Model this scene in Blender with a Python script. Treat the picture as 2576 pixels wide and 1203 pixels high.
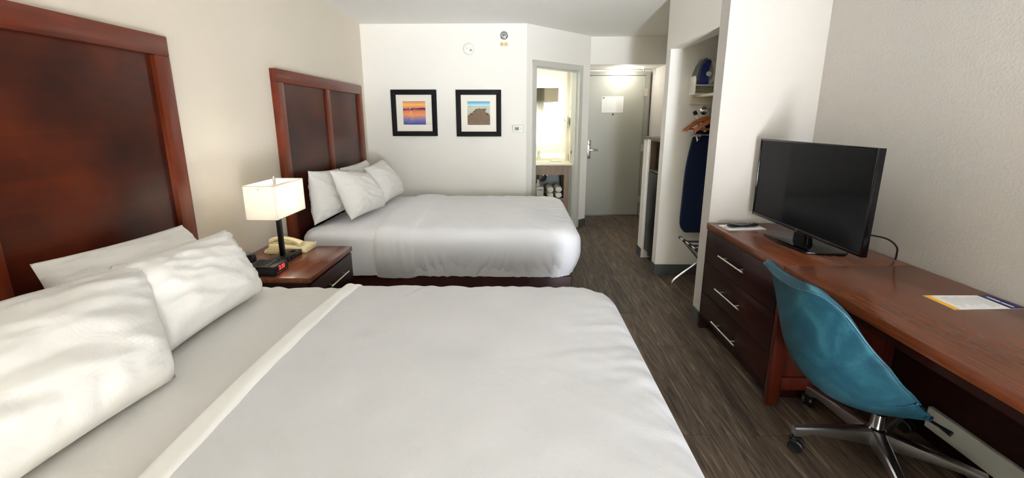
import bpy, bmesh, math, random
from mathutils import Vector, Matrix, noise

# ------------------------------------------------------------------ clear
for o in list(bpy.data.objects):
    bpy.data.objects.remove(o, do_unlink=True)
SC = bpy.context.scene
COL = SC.collection
PI = math.pi
random.seed(7)

# ------------------------------------------------------------------ camera
CAMH = 1.4377
cd = bpy.data.cameras.new('camera')
cam = bpy.data.objects.new('camera', cd)
COL.objects.link(cam)
cam.location = (0, 0, CAMH)
cam.rotation_euler = (PI / 2 - 0.2067, 0, 0.0157)
cd.sensor_fit = 'HORIZONTAL'
cd.sensor_width = 36.0
cd.lens = 36.0 * 1040.0 / 2576.0
cd.shift_y = -(601.5 - 516.3) / 2576.0
cd.clip_start = 0.02
SC.camera = cam

# ------------------------------------------------------------------ world, exposure
w = bpy.data.worlds.new('world')
SC.world = w
w.use_nodes = True
nt = w.node_tree
bgn = nt.nodes['Background']
sky = nt.nodes.new('ShaderNodeTexSky')
sky.sky_type = 'HOSEK_WILKIE'
sky.turbidity = 4.0
sky.sun_direction = (0.2, 0.6, 0.75)
nt.links.new(sky.outputs[0], bgn.inputs[0])
bgn.inputs[1].default_value = 1.0
SC.view_settings.view_transform = 'Standard'
SC.view_settings.look = 'None'
SC.view_settings.gamma = 1.0
SC.view_settings.use_curve_mapping = False
SC.view_settings.exposure = 1.10
SC.cycles.diffuse_bounces = 8
SC.cycles.max_bounces = 14


def area(name, loc, rot, sx, sy, power, col=(1, 1, 1), spread=None):
    l = bpy.data.lights.new(name, 'AREA')
    l.shape = 'RECTANGLE'
    l.size, l.size_y = sx, sy
    l.energy = power
    l.color = col
    if spread:
        l.spread = spread
    o = bpy.data.objects.new(name, l)
    COL.objects.link(o)
    o.location = loc
    o.rotation_euler = rot
    return o


# daylight entering by the window behind the camera (faces +y)
WY = -1.30
area('window_daylight', (0.30, WY - 0.22, 1.08), (PI / 2, 0, 0.22), 2.6, 1.9, 52, (0.89, 0.92, 1.0))
# added upward fill light at the window, brightens the room off the ceiling
area('added_upward_fill', (0.0, WY - 0.30, 0.75), (PI / 2 + 0.40, 0, 0.26), 2.2, 1.3, 240, (0.90, 0.925, 0.99), math.radians(75))


# ------------------------------------------------------------------ materials
def lin(c):
    return tuple(((v / 255) / 12.92 if v / 255 <= 0.04045 else ((v / 255 + 0.055) / 1.055) ** 2.4) for v in c) + (1,)


class NT:
    def __init__(s, name):
        s.m = bpy.data.materials.new(name)
        s.m.use_nodes = True
        s.t = s.m.node_tree
        s.p = s.t.nodes['Principled BSDF']

    def n(s, kind, **kw):
        nd = s.t.nodes.new('ShaderNode' + kind)
        for k, v in kw.items():
            if k.startswith('_'):
                setattr(nd, k[1:], v)
            else:
                key = k.replace('__', ' ')
                nd.inputs[key].default_value = v
        return nd

    def l(s, a, b):
        s.t.links.new(a, b)

    def coord(s, scale=(1, 1, 1), rot=(0, 0, 0)):
        g = s.n('NewGeometry')
        mp = s.n('Mapping')
        mp.inputs['Scale'].default_value = scale
        mp.inputs['Rotation'].default_value = rot
        s.l(g.outputs['Position'], mp.inputs['Vector'])
        return mp.outputs[0]

    def ramp(s, fac, stops):
        r = s.n('ValToRGB')
        e = r.color_ramp.elements
        while len(e) < len(stops):
            e.new(0.5)
        for i, (p, c) in enumerate(stops):
            e[i].position = p
            e[i].color = c
        s.l(fac, r.inputs[0])
        return r.outputs[0]

    def noise(s, vec, scale, detail=4, rough=0.55, dist=0.0):
        n = s.n('TexNoise', Scale=scale, Detail=detail, Roughness=rough, Distortion=dist)
        s.l(vec, n.inputs['Vector'])
        return n.outputs['Fac']

    def bump(s, h, strength=0.2, dist=0.01):
        b = s.n('Bump', Strength=strength, Distance=dist)
        s.l(h, b.inputs['Height'])
        s.l(b.outputs[0], s.p.inputs['Normal'])
        return b


def plain(name, c, rough=0.5, metal=0.0, spec=None, var=0.0, vs=8.0, coat=0.0, bump=0.0, bs=200.0):
    t = NT(name)
    t.p.inputs['Roughness'].default_value = rough
    t.p.inputs['Metallic'].default_value = metal
    if spec is not None:
        t.p.inputs['Specular IOR Level'].default_value = spec
    if coat:
        t.p.inputs['Coat Weight'].default_value = coat
        t.p.inputs['Coat Roughness'].default_value = 0.12
    c = lin(c)
    v = t.coord()
    f = t.noise(v, vs, 3)
    k = max(var, 0.015)
    a = tuple(x * (1 - k) for x in c[:3]) + (1,)
    b = tuple(min(1, x * (1 + k)) for x in c[:3]) + (1,)
    t.l(t.ramp(f, [(0.3, a), (0.7, b)]), t.p.inputs['Base Color'])
    if bump:
        t.bump(t.noise(v, bs, 2), bump, 0.004)
    return t.m


def emit(name, c, strength):
    t = NT(name)
    t.p.inputs['Base Color'].default_value = lin(c)
    t.p.inputs['Emission Color'].default_value = lin(c)
    t.p.inputs['Emission Strength'].default_value = strength
    return t.m


def wood(name, dark, mid, light, axis='y', rough=0.3, scale=1.0, coat=0.3, blotch=0.5, bl=2.2, spec=0.4):
    t = NT(name)
    sc = {'x': (1.2, 22, 22), 'y': (22, 1.2, 22), 'z': (22, 22, 1.2)}[axis]
    v = t.coord(tuple(a * scale for a in sc))
    g = t.noise(v, 3.2, 6, 0.62, 0.6)
    v2 = t.coord()
    b = t.noise(v2, bl, 3, 0.6)
    mx = t.n('Mix', _data_type='FLOAT')
    mx.inputs[0].default_value = blotch
    t.l(g, mx.inputs[2])
    t.l(b, mx.inputs[3])
    t.l(t.ramp(mx.outputs[0], [(0.34, lin(dark)), (0.5, lin(mid)), (0.68, lin(light))]), t.p.inputs['Base Color'])
    t.p.inputs['Roughness'].default_value = rough
    t.p.inputs['Specular IOR Level'].default_value = spec
    t.p.inputs['Coat Weight'].default_value = coat
    t.p.inputs['Coat Roughness'].default_value = 0.16
    return t.m


def paint(name, c, bscale=60, bstr=0.12, rough=0.75, dist=0.006):
    t = NT(name)
    v = t.coord()
    t.p.inputs['Base Color'].default_value = lin(c)
    f = t.noise(v, 1.3, 2)
    cc = lin(c)
    t.l(t.ramp(f, [(0.3, tuple(x * 0.975 for x in cc[:3]) + (1,)), (0.7, cc)]), t.p.inputs['Base Color'])
    t.p.inputs['Roughness'].default_value = rough
    t.p.inputs['Specular IOR Level'].default_value = 0.25
    h = t.ramp(t.noise(v, bscale, 3, 0.6), [(0.45, (0, 0, 0, 1)), (0.66, (1, 1, 1, 1))])
    t.bump(h, bstr, dist)
    return t.m


def fabric(name, c, weave=900, wstr=0.12, wr=0.25, rough=0.9):
    t = NT(name)
    t.p.inputs['Base Color'].default_value = lin(c)
    cc = lin(c)
    v = t.coord()
    t.l(t.ramp(t.noise(v, 5, 3), [(0.3, tuple(x * 0.97 for x in cc[:3]) + (1,)), (0.7, cc)]), t.p.inputs['Base Color'])
    t.p.inputs['Roughness'].default_value = rough
    t.p.inputs['Specular IOR Level'].default_value = 0.15
    t.p.inputs['Sheen Weight'].default_value = 0.08
    ck = t.n('TexVoronoi', Scale=weave)
    ck.feature = 'F1'
    t.l(v, ck.inputs['Vector'])
    b1 = t.bump(ck.outputs['Distance'], wstr, 0.0015)
    b2 = t.n('Bump', Strength=wr, Distance=0.012)
    vv = t.coord((1, 1, 1), (0, 0, 0.5))
    t.l(t.noise(vv, 9, 5, 0.5, 1.2), b2.inputs['Height'])
    t.l(b2.outputs[0], b1.inputs['Normal'])
    return t.m


def floor_mat():
    t = NT('plank_floor')
    br = t.n('TexBrick')
    mp = t.coord((1, 1, 1), (0, 0, PI / 2))
    t.l(mp, br.inputs['Vector'])
    br.offset = 0.37
    br.inputs['Scale'].default_value = 1.0
    br.inputs['Brick Width'].default_value = 1.22
    br.inputs['Row Height'].default_value = 0.18
    br.inputs['Mortar Size'].default_value = 0.0011
    br.inputs['Mortar Smooth'].default_value = 0.1
    br.inputs['Bias'].default_value = 0.0
    br.inputs['Color1'].default_value = (0, 0, 0, 1)
    br.inputs['Color2'].default_value = (1, 1, 1, 1)
    br.inputs['Mortar'].default_value = (0.4, 0.4, 0.4, 1)
    # shift grain per plank
    geo = t.coord((10, 0.8, 10))
    ad = t.n('VectorMath', _operation='ADD')
    ms = t.n('VectorMath', _operation='SCALE')
    ms.inputs['Scale'].default_value = 13.0
    t.l(br.outputs['Color'], ms.inputs[0])
    t.l(geo, ad.inputs[0])
    t.l(ms.outputs[0], ad.inputs[1])
    g = t.noise(ad.outputs[0], 1.9, 9, 0.70, 2.2)
    geo2 = t.coord((60, 2.5, 60))
    g2 = t.noise(geo2, 2.5, 5, 0.6, 0.4)
    mx = t.n('Mix', _data_type='FLOAT')
    mx.inputs[0].default_value = 0.35
    t.l(g, mx.inputs[2])
    t.l(g2, mx.inputs[3])
    base = t.ramp(mx.outputs[0], [(0.36, lin((30, 23, 17))), (0.46, lin((74, 60, 47))), (0.55, lin((98, 82, 66))), (0.66, lin((146, 127, 104)))])
    hs = t.n('HueSaturation')
    hs.inputs['Saturation'].default_value = 0.95
    mr = t.n('MapRange')
    mr.inputs['To Min'].default_value = 0.72
    mr.inputs['To Max'].default_value = 1.15
    t.l(br.outputs['Color'], mr.inputs['Value'])
    t.l(mr.outputs[0], hs.inputs['Value'])
    t.l(base, hs.inputs['Color'])
    mm = t.n('Mix', _data_type='RGBA')
    t.l(br.outputs['Fac'], mm.inputs[0])
    t.l(hs.outputs[0], mm.inputs[6])
    mm.inputs[7].default_value = lin((30, 24, 20))
    t.l(mm.outputs[2], t.p.inputs['Base Color'])
    t.p.inputs['Roughness'].default_value = 0.5
    t.p.inputs['Specular IOR Level'].default_value = 0.35
    t.bump(g, 0.1, 0.003)
    return t.m


M = {}
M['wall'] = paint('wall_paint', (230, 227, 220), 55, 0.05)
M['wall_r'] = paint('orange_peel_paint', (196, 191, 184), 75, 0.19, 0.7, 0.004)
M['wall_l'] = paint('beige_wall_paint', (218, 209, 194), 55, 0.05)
M['ceil'] = paint('ceiling_paint', (230, 229, 224), 90, 0.12)
M['trimw'] = plain('cream_trim', (216, 212, 200), 0.5)
M['frame_grey'] = plain('frame_grey_paint', (190, 190, 180), 0.45)
M['door'] = plain('door_grey_paint', (160, 161, 151), 0.38, var=0.02, vs=2)
M['doorframe'] = plain('door_frame_paint', (148, 148, 138), 0.4)
M['floor'] = floor_mat()
M['baseb'] = plain('vinyl_baseboard', (74, 76, 76), 0.5)
M['raceway'] = plain('grey_rail', (186, 188, 184), 0.5)
M['head_panel'] = wood('cherry_panel', (40, 11, 5), (62, 20, 8), (88, 33, 12), 'y', 0.3, 0.35, 0.0, 0.75, 2.4, 0.35)
M['head_rail'] = wood('cherry_rail', (76, 27, 13), (99, 39, 19), (122, 54, 28), 'y', 0.3, 0.5, 0.05, 0.5, 2.2, 0.4)
M['head_stile'] = wood('cherry_stile', (80, 29, 13), (106, 42, 19), (130, 60, 28), 'z', 0.3, 0.5, 0.05, 0.5, 2.2, 0.4)
M['desk_top'] = wood('desk_top_wood', (84, 40, 21), (104, 54, 30), (126, 71, 42), 'y', 0.22, 0.8, 0.1, 0.35, 2.2, 0.45)
M['desk_dark'] = wood('dark_cherry', (24, 8, 4), (36, 12, 6), (52, 20, 11), 'y', 0.34, 0.6, 0.0, 0.4, 2.2, 0.35)
M['desk_side'] = wood('cherry_side', (52, 17, 8), (74, 26, 12), (92, 36, 17), 'z', 0.33, 0.6, 0.0, 0.4, 2.2, 0.35)
M['duvet'] = fabric('coverlet_cotton', (210, 210, 213), 420, 0.22, 0.10)
M['sheet'] = fabric('sheet_cotton', (212, 210, 208), 1200, 0.05, 0.22)
M['fold'] = fabric('folded_sheet_cotton', (236, 235, 232), 1200, 0.05, 0.22)
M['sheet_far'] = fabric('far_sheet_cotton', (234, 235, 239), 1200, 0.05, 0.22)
M['pillow'] = fabric('pillowcase_cotton', (230, 228, 224), 1200, 0.05, 0.38)
M['bedbase'] = plain('burgundy_bed_base', (58, 24, 18), 0.45, var=0.15, vs=5)
M['black'] = plain('black_plastic', (16, 16, 17), 0.38)
M['black_gloss'] = plain('black_gloss', (6, 6, 7), 0.1, spec=0.4)
M['screen'] = plain('screen_glass', (2, 2, 3), 0.10, spec=0.16)
M['lampmetal'] = plain('lamp_black_metal', (20, 19, 18), 0.35, 0.3)
M['chrome'] = plain('chrome', (222, 222, 225), 0.16, 1.0)
M['alu'] = plain('polished_aluminium', (228, 228, 232), 0.30, 1.0)
M['nickel'] = plain('brushed_nickel', (205, 200, 190), 0.3, 1.0)
M['steel'] = plain('grey_steel', (150, 150, 148), 0.35, 0.9)
M['white_plastic'] = plain('white_plastic', (226, 224, 216), 0.4)
M['white'] = plain('white_paper', (236, 236, 234), 0.7)
M['ivory'] = plain('ivory_plastic', (218, 204, 162), 0.35)
M['ivory_dark'] = plain('ivory_key_plastic', (186, 170, 128), 0.4)
M['frame_black'] = plain('picture_frame_black', (20, 18, 18), 0.6, spec=0.15, var=0.2, vs=30)
M['mat_board'] = plain('mat_board', (228, 224, 213), 0.8)
M['navy'] = fabric('navy_cover', (22, 34, 62), 900, 0.1, 0.1)
M['hanger'] = wood('hanger_wood', (120, 58, 22), (158, 84, 38), (184, 108, 54), 'x', 0.35, 2, 0.3, 0.3)
M['shelfw'] = plain('shelf_cream', (206, 198, 172), 0.5)
M['fridge'] = plain('fridge_black', (14, 14, 15), 0.35, spec=0.15, bump=0.05, bs=300)
M['nookwood'] = wood('nook_walnut', (72, 58, 48), (96, 80, 66), (120, 102, 84), 'z', 0.5, 1, 0.0, 0.3)
M['vanwood'] = wood('vanity_walnut', (92, 72, 54), (118, 96, 74), (140, 116, 92), 'z', 0.5, 1, 0.0, 0.3)
M['ctop'] = plain('vanity_cream_top', (228, 224, 200), 0.25)
M['mirror'] = plain('mirror_silver', (240, 243, 240), 0.015, 1.0)
M['iron_blue'] = plain('iron_blue', (30, 44, 110), 0.3)
M['iron_grey'] = plain('iron_soleplate', (120, 120, 122), 0.3, 0.8)
M['cordtan'] = plain('tan_cord', (180, 168, 138), 0.6)
M['yellow'] = plain('yellow_ink', (236, 176, 32), 0.7)
M['navyink'] = plain('navy_ink', (40, 42, 96), 0.7)
M['greyink'] = plain('grey_ink', (186, 184, 186), 0.8)
M['darkink'] = plain('dark_ink', (70, 72, 70), 0.8)
M['orangeink'] = plain('orange_ink', (196, 110, 60), 0.8)
M['tanink'] = plain('tan_ink', (176, 158, 96), 0.8)
M['lcd'] = plain('lcd_green', (120, 148, 110), 0.4)
M['lcdink'] = plain('lcd_dark_segments', (22, 40, 26), 0.5)
M['red_led'] = emit('red_led', (255, 40, 36), 3.0)
M['led_dim'] = plain('led_window', (60, 8, 10), 0.2)
M['curtain'] = fabric('curtain_grey', (176, 172, 164), 500, 0.1, 0.1)
M['towel'] = fabric('white_towel', (226, 224, 214), 260, 0.5, 0.3)
M['greywall'] = plain('grey_recess', (128, 134, 134), 0.6)
M['blackstrap'] = plain('black_webbing', (14, 14, 15), 0.7)
M['greenb'] = plain('seafoam_dryer', (206, 214, 200), 0.4)


def teal_mat():
    t = NT('teal_vinyl')
    v = t.coord()
    f = t.noise(v, 9, 5, 0.65, 0.8)
    t.l(t.ramp(f, [(0.3, lin((22, 58, 72))), (0.52, lin((30, 76, 92))), (0.72, lin((50, 100, 110)))]), t.p.inputs['Base Color'])
    t.p.inputs['Roughness'].default_value = 0.36
    t.p.inputs['Specular IOR Level'].default_value = 0.55
    t.bump(t.noise(v, 160, 3), 0.12, 0.002)
    return t.m


M['teal'] = teal_mat()


def shade_mat():
    t = NT('lamp_shade_linen')
    out = t.t.nodes['Material Output']
    d = t.n('BsdfDiffuse')
    d.inputs[0].default_value = lin((240, 238, 233))
    tr = t.n('BsdfTranslucent')
    tr.inputs[0].default_value = lin((252, 249, 243))
    mx = t.n('MixShader')
    v = t.coord()
    f = t.noise(v, 240, 2)
    mr = t.n('MapRange')
    mr.inputs['To Min'].default_value = 0.50
    mr.inputs['To Max'].default_value = 0.60
    t.l(f, mr.inputs['Value'])
    t.l(mr.outputs[0], mx.inputs[0])
    t.l(d.outputs[0], mx.inputs[1])
    t.l(tr.outputs[0], mx.inputs[2])
    t.l(mx.outputs[0], out.inputs[0])
    return t.m


M['shade'] = shade_mat()


def curtain_mat():
    t = NT('drape_cloth')
    out = t.t.nodes['Material Output']
    d = t.n('BsdfDiffuse')
    v = t.coord((60, 60, 3))
    t.l(t.ramp(t.noise(v, 4, 3), [(0.3, lin((206, 200, 188))), (0.7, lin((226, 220, 208)))]), d.inputs[0])
    tr = t.n('BsdfTranslucent')
    tr.inputs[0].default_value = lin((232, 226, 214))
    mx = t.n('MixShader')
    mx.inputs[0].default_value = 0.6
    t.l(d.outputs[0], mx.inputs[1])
    t.l(tr.outputs[0], mx.inputs[2])
    t.l(mx.outputs[0], out.inputs[0])
    return t.m


M['drape'] = curtain_mat()


def glass_mat():
    t = NT('window_glass')
    out = t.t.nodes['Material Output']
    a = t.n('BsdfTransparent')
    a.inputs[0].default_value = (0.93, 0.96, 0.95, 1)
    g = t.n('BsdfGlossy', Roughness=0.03)
    fr = t.n('Fresnel', IOR=1.4)
    mx = t.n('MixShader')
    t.l(fr.outputs[0], mx.inputs[0])
    t.l(a.outputs[0], mx.inputs[1])
    t.l(g.outputs[0], mx.inputs[2])
    t.l(mx.outputs[0], out.inputs[0])
    return t.m


M['glass'] = glass_mat()


def sunset_mat(z0, z1, x0, x1):
    t = NT('sunset_print')
    g = t.n('NewGeometry')
    sp = t.n('SeparateXYZ')
    t.l(g.outputs['Position'], sp.inputs[0])
    mr = t.n('MapRange')
    mr.inputs['From Min'].default_value = z0
    mr.inputs['From Max'].default_value = z1
    t.l(sp.outputs['Z'], mr.inputs['Value'])
    v = t.coord((9, 1, 55))
    nz = t.noise(v, 1.6, 4, 0.6, 1.0)
    ma = t.n('Math', _operation='MULTIPLY_ADD')
    ma.inputs[1].default_value = 0.16
    t.l(nz, ma.inputs[0])
    sb = t.n('Math', _operation='SUBTRACT')
    t.l(mr.outputs[0], sb.inputs[0])
    sb.inputs[1].default_value = 0.08
    t.l(sb.outputs[0], ma.inputs[2])
    c = t.ramp(ma.outputs[0], [(0.0, lin((58, 66, 140))), (0.16, lin((96, 104, 168))), (0.30, lin((176, 130, 140))),
                               (0.42, lin((232, 150, 90))), (0.60, lin((214, 120, 90))), (0.635, lin((92, 52, 100))),
                               (0.68, lin((130, 66, 96))), (0.72, lin((226, 130, 84))), (0.85, lin((240, 182, 96))), (0.97, lin((206, 138, 110)))])
    t.l(c, t.p.inputs['Base Color'])
    t.p.inputs['Roughness'].default_value = 0.35
    return t.m


def pier_mat(z0, z1):
    t = NT('pier_sky_print')
    g = t.n('NewGeometry')
    sp = t.n('SeparateXYZ')
    t.l(g.outputs['Position'], sp.inputs[0])
    mr = t.n('MapRange')
    mr.inputs['From Min'].default_value = z0
    mr.inputs['From Max'].default_value = z1
    t.l(sp.outputs['Z'], mr.inputs['Value'])
    c = t.ramp(mr.outputs[0], [(0.0, lin((150, 156, 132))), (0.76, lin((186, 188, 168))), (0.80, lin((150, 160, 150))), (0.81, lin((206, 226, 228))), (0.9, lin((122, 190, 214))), (1.0, lin((58, 140, 182)))])
    t.l(c, t.p.inputs['Base Color'])
    t.p.inputs['Roughness'].default_value = 0.35
    return t.m


# ------------------------------------------------------------------ builders
class MB:
    def __init__(s):
        s.bm = bmesh.new()
        s.mi = 0

    def _mark(s, old):
        if s.mi:
            for f in s.bm.faces:
                if f not in old:
                    f.material_index = s.mi

    def box(s, x0, x1, y0, y1, z0, z1, bevel=0.0, seg=2):
        old = set(s.bm.faces) if s.mi else ()
        vs = [s.bm.verts.new(p) for p in ((x0, y0, z0), (x1, y0, z0), (x1, y1, z0), (x0, y1, z0), (x0, y0, z1), (x1, y0, z1), (x1, y1, z1), (x0, y1, z1))]
        fs = [s.bm.faces.new([vs[i] for i in q]) for q in ((3, 2, 1, 0), (4, 5, 6, 7), (0, 1, 5, 4), (1, 2, 6, 5), (2, 3, 7, 6), (3, 0, 4, 7))]
        if bevel:
            es = list({e for f in fs for e in f.edges})
            bmesh.ops.bevel(s.bm, geom=es, offset=bevel, segments=seg, affect='EDGES', profile=0.5)
        s._mark(old)
        return s

    def hexa(s, pts, bevel=0.0):
        """8 points: bottom loop then top loop."""
        old = set(s.bm.faces) if s.mi else ()
        vs = [s.bm.verts.new(p) for p in pts]
        fs = [s.bm.faces.new([vs[i] for i in q]) for q in ((3, 2, 1, 0), (4, 5, 6, 7), (0, 1, 5, 4), (1, 2, 6, 5), (2, 3, 7, 6), (3, 0, 4, 7))]
        if bevel:
            es = list({e for f in fs for e in f.edges})
            bmesh.ops.bevel(s.bm, geom=es, offset=bevel, segments=2, affect='EDGES', profile=0.5)
        s._mark(old)
        return s

    def prism(s, poly, fn0, fn1, bevel=0.0):
        """poly: 2-d points; fn0 / fn1 map a 2-d point to 3-d at each end."""
        old = set(s.bm.faces) if s.mi else ()
        a = [s.bm.verts.new(fn0(*p)) for p in poly]
        b = [s.bm.verts.new(fn1(*p)) for p in poly]
        n = len(poly)
        fs = [s.bm.faces.new(a[::-1]), s.bm.faces.new(b)]
        for i in range(n):
            fs.append(s.bm.faces.new((a[i], a[(i + 1) % n], b[(i + 1) % n], b[i])))
        if bevel:
            es = list({e for f in fs for e in f.edges})
            bmesh.ops.bevel(s.bm, geom=es, offset=bevel, segments=2, affect='EDGES', profile=0.5)
        s._mark(old)
        return s

    def zprism(s, poly, z0, z1, bevel=0.0):
        return s.prism(poly, lambda x, y: (x, y, z0), lambda x, y: (x, y, z1), bevel)

    def yprism(s, poly, y0, y1, bevel=0.0):
        return s.prism(poly, lambda x, z: (x, y0, z), lambda x, z: (x, y1, z), bevel)

    def xprism(s, poly, x0, x1, bevel=0.0):
        return s.prism(poly, lambda y, z: (x0, y, z), lambda y, z: (x1, y, z), bevel)

    def ring(s, c, ax, r, seg):
        ax = Vector(ax).normalized()
        u = ax.orthogonal().normalized()
        v = ax.cross(u)
        return [s.bm.verts.new(Vector(c) + u * (r * math.cos(2 * PI * i / seg)) + v * (r * math.sin(2 * PI * i / seg))) for i in range(seg)]

    def cyl(s, p0, p1, r0, r1=None, seg=20):
        old = set(s.bm.faces) if s.mi else ()
        r1 = r0 if r1 is None else r1
        ax = Vector(p1) - Vector(p0)
        a = s.ring(p0, ax, r0, seg)
        b = s.ring(p1, ax, r1, seg)
        for i in range(seg):
            s.bm.faces.new((a[i], a[(i + 1) % seg], b[(i + 1) % seg], b[i]))
        s.bm.faces.new(a[::-1])
        s.bm.faces.new(b)
        s._mark(old)
        return s

    def lathe(s, c, ax, prof, seg=28):
        """prof: (r, h) along axis from c."""
        old = set(s.bm.faces) if s.mi else ()
        axn = Vector(ax).normalized()
        rs = [s.ring(Vector(c) + axn * h, ax, max(r, 1e-5), seg) for r, h in prof]
        for a, b in zip(rs, rs[1:]):
            for i in range(seg):
                s.bm.faces.new((a[i], a[(i + 1) % seg], b[(i + 1) % seg], b[i]))
        s.bm.faces.new(rs[0][::-1])
        s.bm.faces.new(rs[-1])
        s._mark(old)
        return s

    def tube(s, pts, r, seg=10, closed=False):
        old = set(s.bm.faces) if s.mi else ()
        P = [Vector(p) for p in pts]
        n = len(P)
        rr = r if isinstance(r, (list, tuple)) else [r] * n
        T = []
        for i in range(n):
            if closed:
                d = P[(i + 1) % n] - P[i - 1]
            else:
                d = P[min(i + 1, n - 1)] - P[max(i - 1, 0)]
            T.append(d.normalized())
        u = T[0].orthogonal().normalized()
        rings = []
        for i in range(n):
            u = (u - T[i] * u.dot(T[i])).normalized()
            v = T[i].cross(u)
            rings.append([s.bm.verts.new(P[i] + (u * math.cos(2 * PI * k / seg) + v * math.sin(2 * PI * k / seg)) * rr[i]) for k in range(seg)])
        m = n if closed else n - 1
        for i in range(m):
            a, b = rings[i], rings[(i + 1) % n]
            for k in range(seg):
                s.bm.faces.new((a[k], a[(k + 1) % seg], b[(k + 1) % seg], b[k]))
        if not closed:
            s.bm.faces.new(rings[0][::-1])
            s.bm.faces.new(rings[-1])
        s._mark(old)
        return s

    def grid(s, rows, closed=False):
        old = set(s.bm.faces) if s.mi else ()
        V = [[s.bm.verts.new(p) for p in r] for r in rows]
        for a, b in zip(V, V[1:]):
            n = len(a)
            for i in range(n if closed else n - 1):
                s.bm.faces.new((a[i], a[(i + 1) % n], b[(i + 1) % n], b[i]))
        s._mark(old)
        return V

    def mesh(s, me):
        s.bm.from_mesh(me)
        return s

    def build(s, name, mat, parent=None, origin=None, smooth=35, weld=False):
        if weld:
            bmesh.ops.remove_doubles(s.bm, verts=s.bm.verts, dist=1e-5)
        bmesh.ops.recalc_face_normals(s.bm, faces=s.bm.faces)
        off = ORIG[parent.name] if parent is not None else Vector(origin or (0, 0, 0))
        if off.length:
            bmesh.ops.translate(s.bm, verts=s.bm.verts, vec=-off)
        me = bpy.data.meshes.new(name)
        s.bm.to_mesh(me)
        s.bm.free()
        for m in (mat if isinstance(mat, (list, tuple)) else [mat]):
            me.materials.append(m)
        if smooth:
            me.polygons.foreach_set('use_smooth', [True] * len(me.polygons))
            me.set_sharp_from_angle(angle=math.radians(smooth))
        o = bpy.data.objects.new(name, me)
        COL.objects.link(o)
        ORIG[o.name] = off.copy()
        if parent is not None:
            o.parent = parent
        else:
            o.location = off
        return o


ORIG = {}


def tag(o, label, cat, group=None):
    o['label'] = label
    o['category'] = cat
    if group:
        o['group'] = group
    return o


def thing(name, label, cat, loc=(0, 0, 0), group=None, local=False, rotz=0.0):
    o = bpy.data.objects.new(name, None)
    COL.objects.link(o)
    o.empty_display_size = 0.05
    o.location = loc
    o.rotation_euler = (0, 0, rotz)
    ORIG[o.name] = Vector((0, 0, 0)) if local else Vector(loc)
    return tag(o, label, cat, group)


def struct(mb, name, mat, label=None, parent=None, smooth=0):
    o = mb.build(name, mat, parent, smooth=smooth)
    if parent is None:
        o['kind'] = 'structure'
        if label:
            o['label'] = label
            o['category'] = name.split('_')[0]
    return o


def textmesh(txt, size, depth, mtx):
    cu = bpy.data.curves.new('txt', 'FONT')
    cu.body = txt
    cu.size = size
    cu.extrude = depth
    cu.align_x = 'CENTER'
    cu.align_y = 'CENTER'
    ob = bpy.data.objects.new('txt', cu)
    COL.objects.link(ob)
    bpy.context.view_layer.update()
    me = bpy.data.meshes.new_from_object(ob)
    bpy.data.objects.remove(ob, do_unlink=True)
    bpy.data.curves.remove(cu)
    me.transform(mtx)
    return me


def basis(o, ex, ey):
    ex, ey = Vector(ex).normalized(), Vector(ey).normalized()
    ez = ex.cross(ey)
    m = Matrix((ex, ey, ez)).transposed().to_4x4()
    return Matrix.Translation(Vector(o)) @ m


def smooth_path(P, k):
    P = [Vector(p) for p in P]
    out = []
    n = len(P) - 1
    for i in range(n):
        p0, p1, p2, p3 = P[max(0, i - 1)], P[i], P[i + 1], P[min(n, i + 2)]
        for j in range(k):
            f = j / k
            out.append(0.5 * ((2 * p1) + (p2 - p0) * f + (2 * p0 - 5 * p1 + 4 * p2 - p3) * f * f + (3 * p1 - p0 - 3 * p2 + p3) * f ** 3))
    out.append(P[-1])
    return out


def sstep(a, b, x):
    t = max(0, min(1, (x - a) / (b - a)))
    return t * t * (3 - 2 * t)


def nz(x, y, z=0.0):
    return noise.noise(Vector((x, y, z)))


# ------------------------------------------------------------------ room shell
XL, XR, ZC, YB = -1.742, 1.894, 2.448, 4.795
XC, YC0, YC1, YC2 = 1.282, 2.722, 2.838, 3.70
YE = 6.181
struct(MB().box(-2.0, 2.1, WY - 0.12, 6.4, -0.1, 0.0), 'floor', M['floor'], 'dark grey brown wood plank floor')
struct(MB().box(-2.0, 2.1, WY - 0.12, 6.4, ZC, ZC + 0.1), 'ceiling', M['ceil'], 'plain off white ceiling of the room')
struct(MB().box(XL - 0.1, XL, WY - 0.12, 6.4, 0, ZC), 'wall_left', M['wall_l'], 'beige painted wall behind the two headboards')
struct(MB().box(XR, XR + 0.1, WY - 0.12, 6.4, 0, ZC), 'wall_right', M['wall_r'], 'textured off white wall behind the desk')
struct(MB().box(XL, 0.088, YB, YB + 0.11, 0, ZC), 'wall_back', M['wall'], 'cream wall with two framed pictures')
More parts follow.
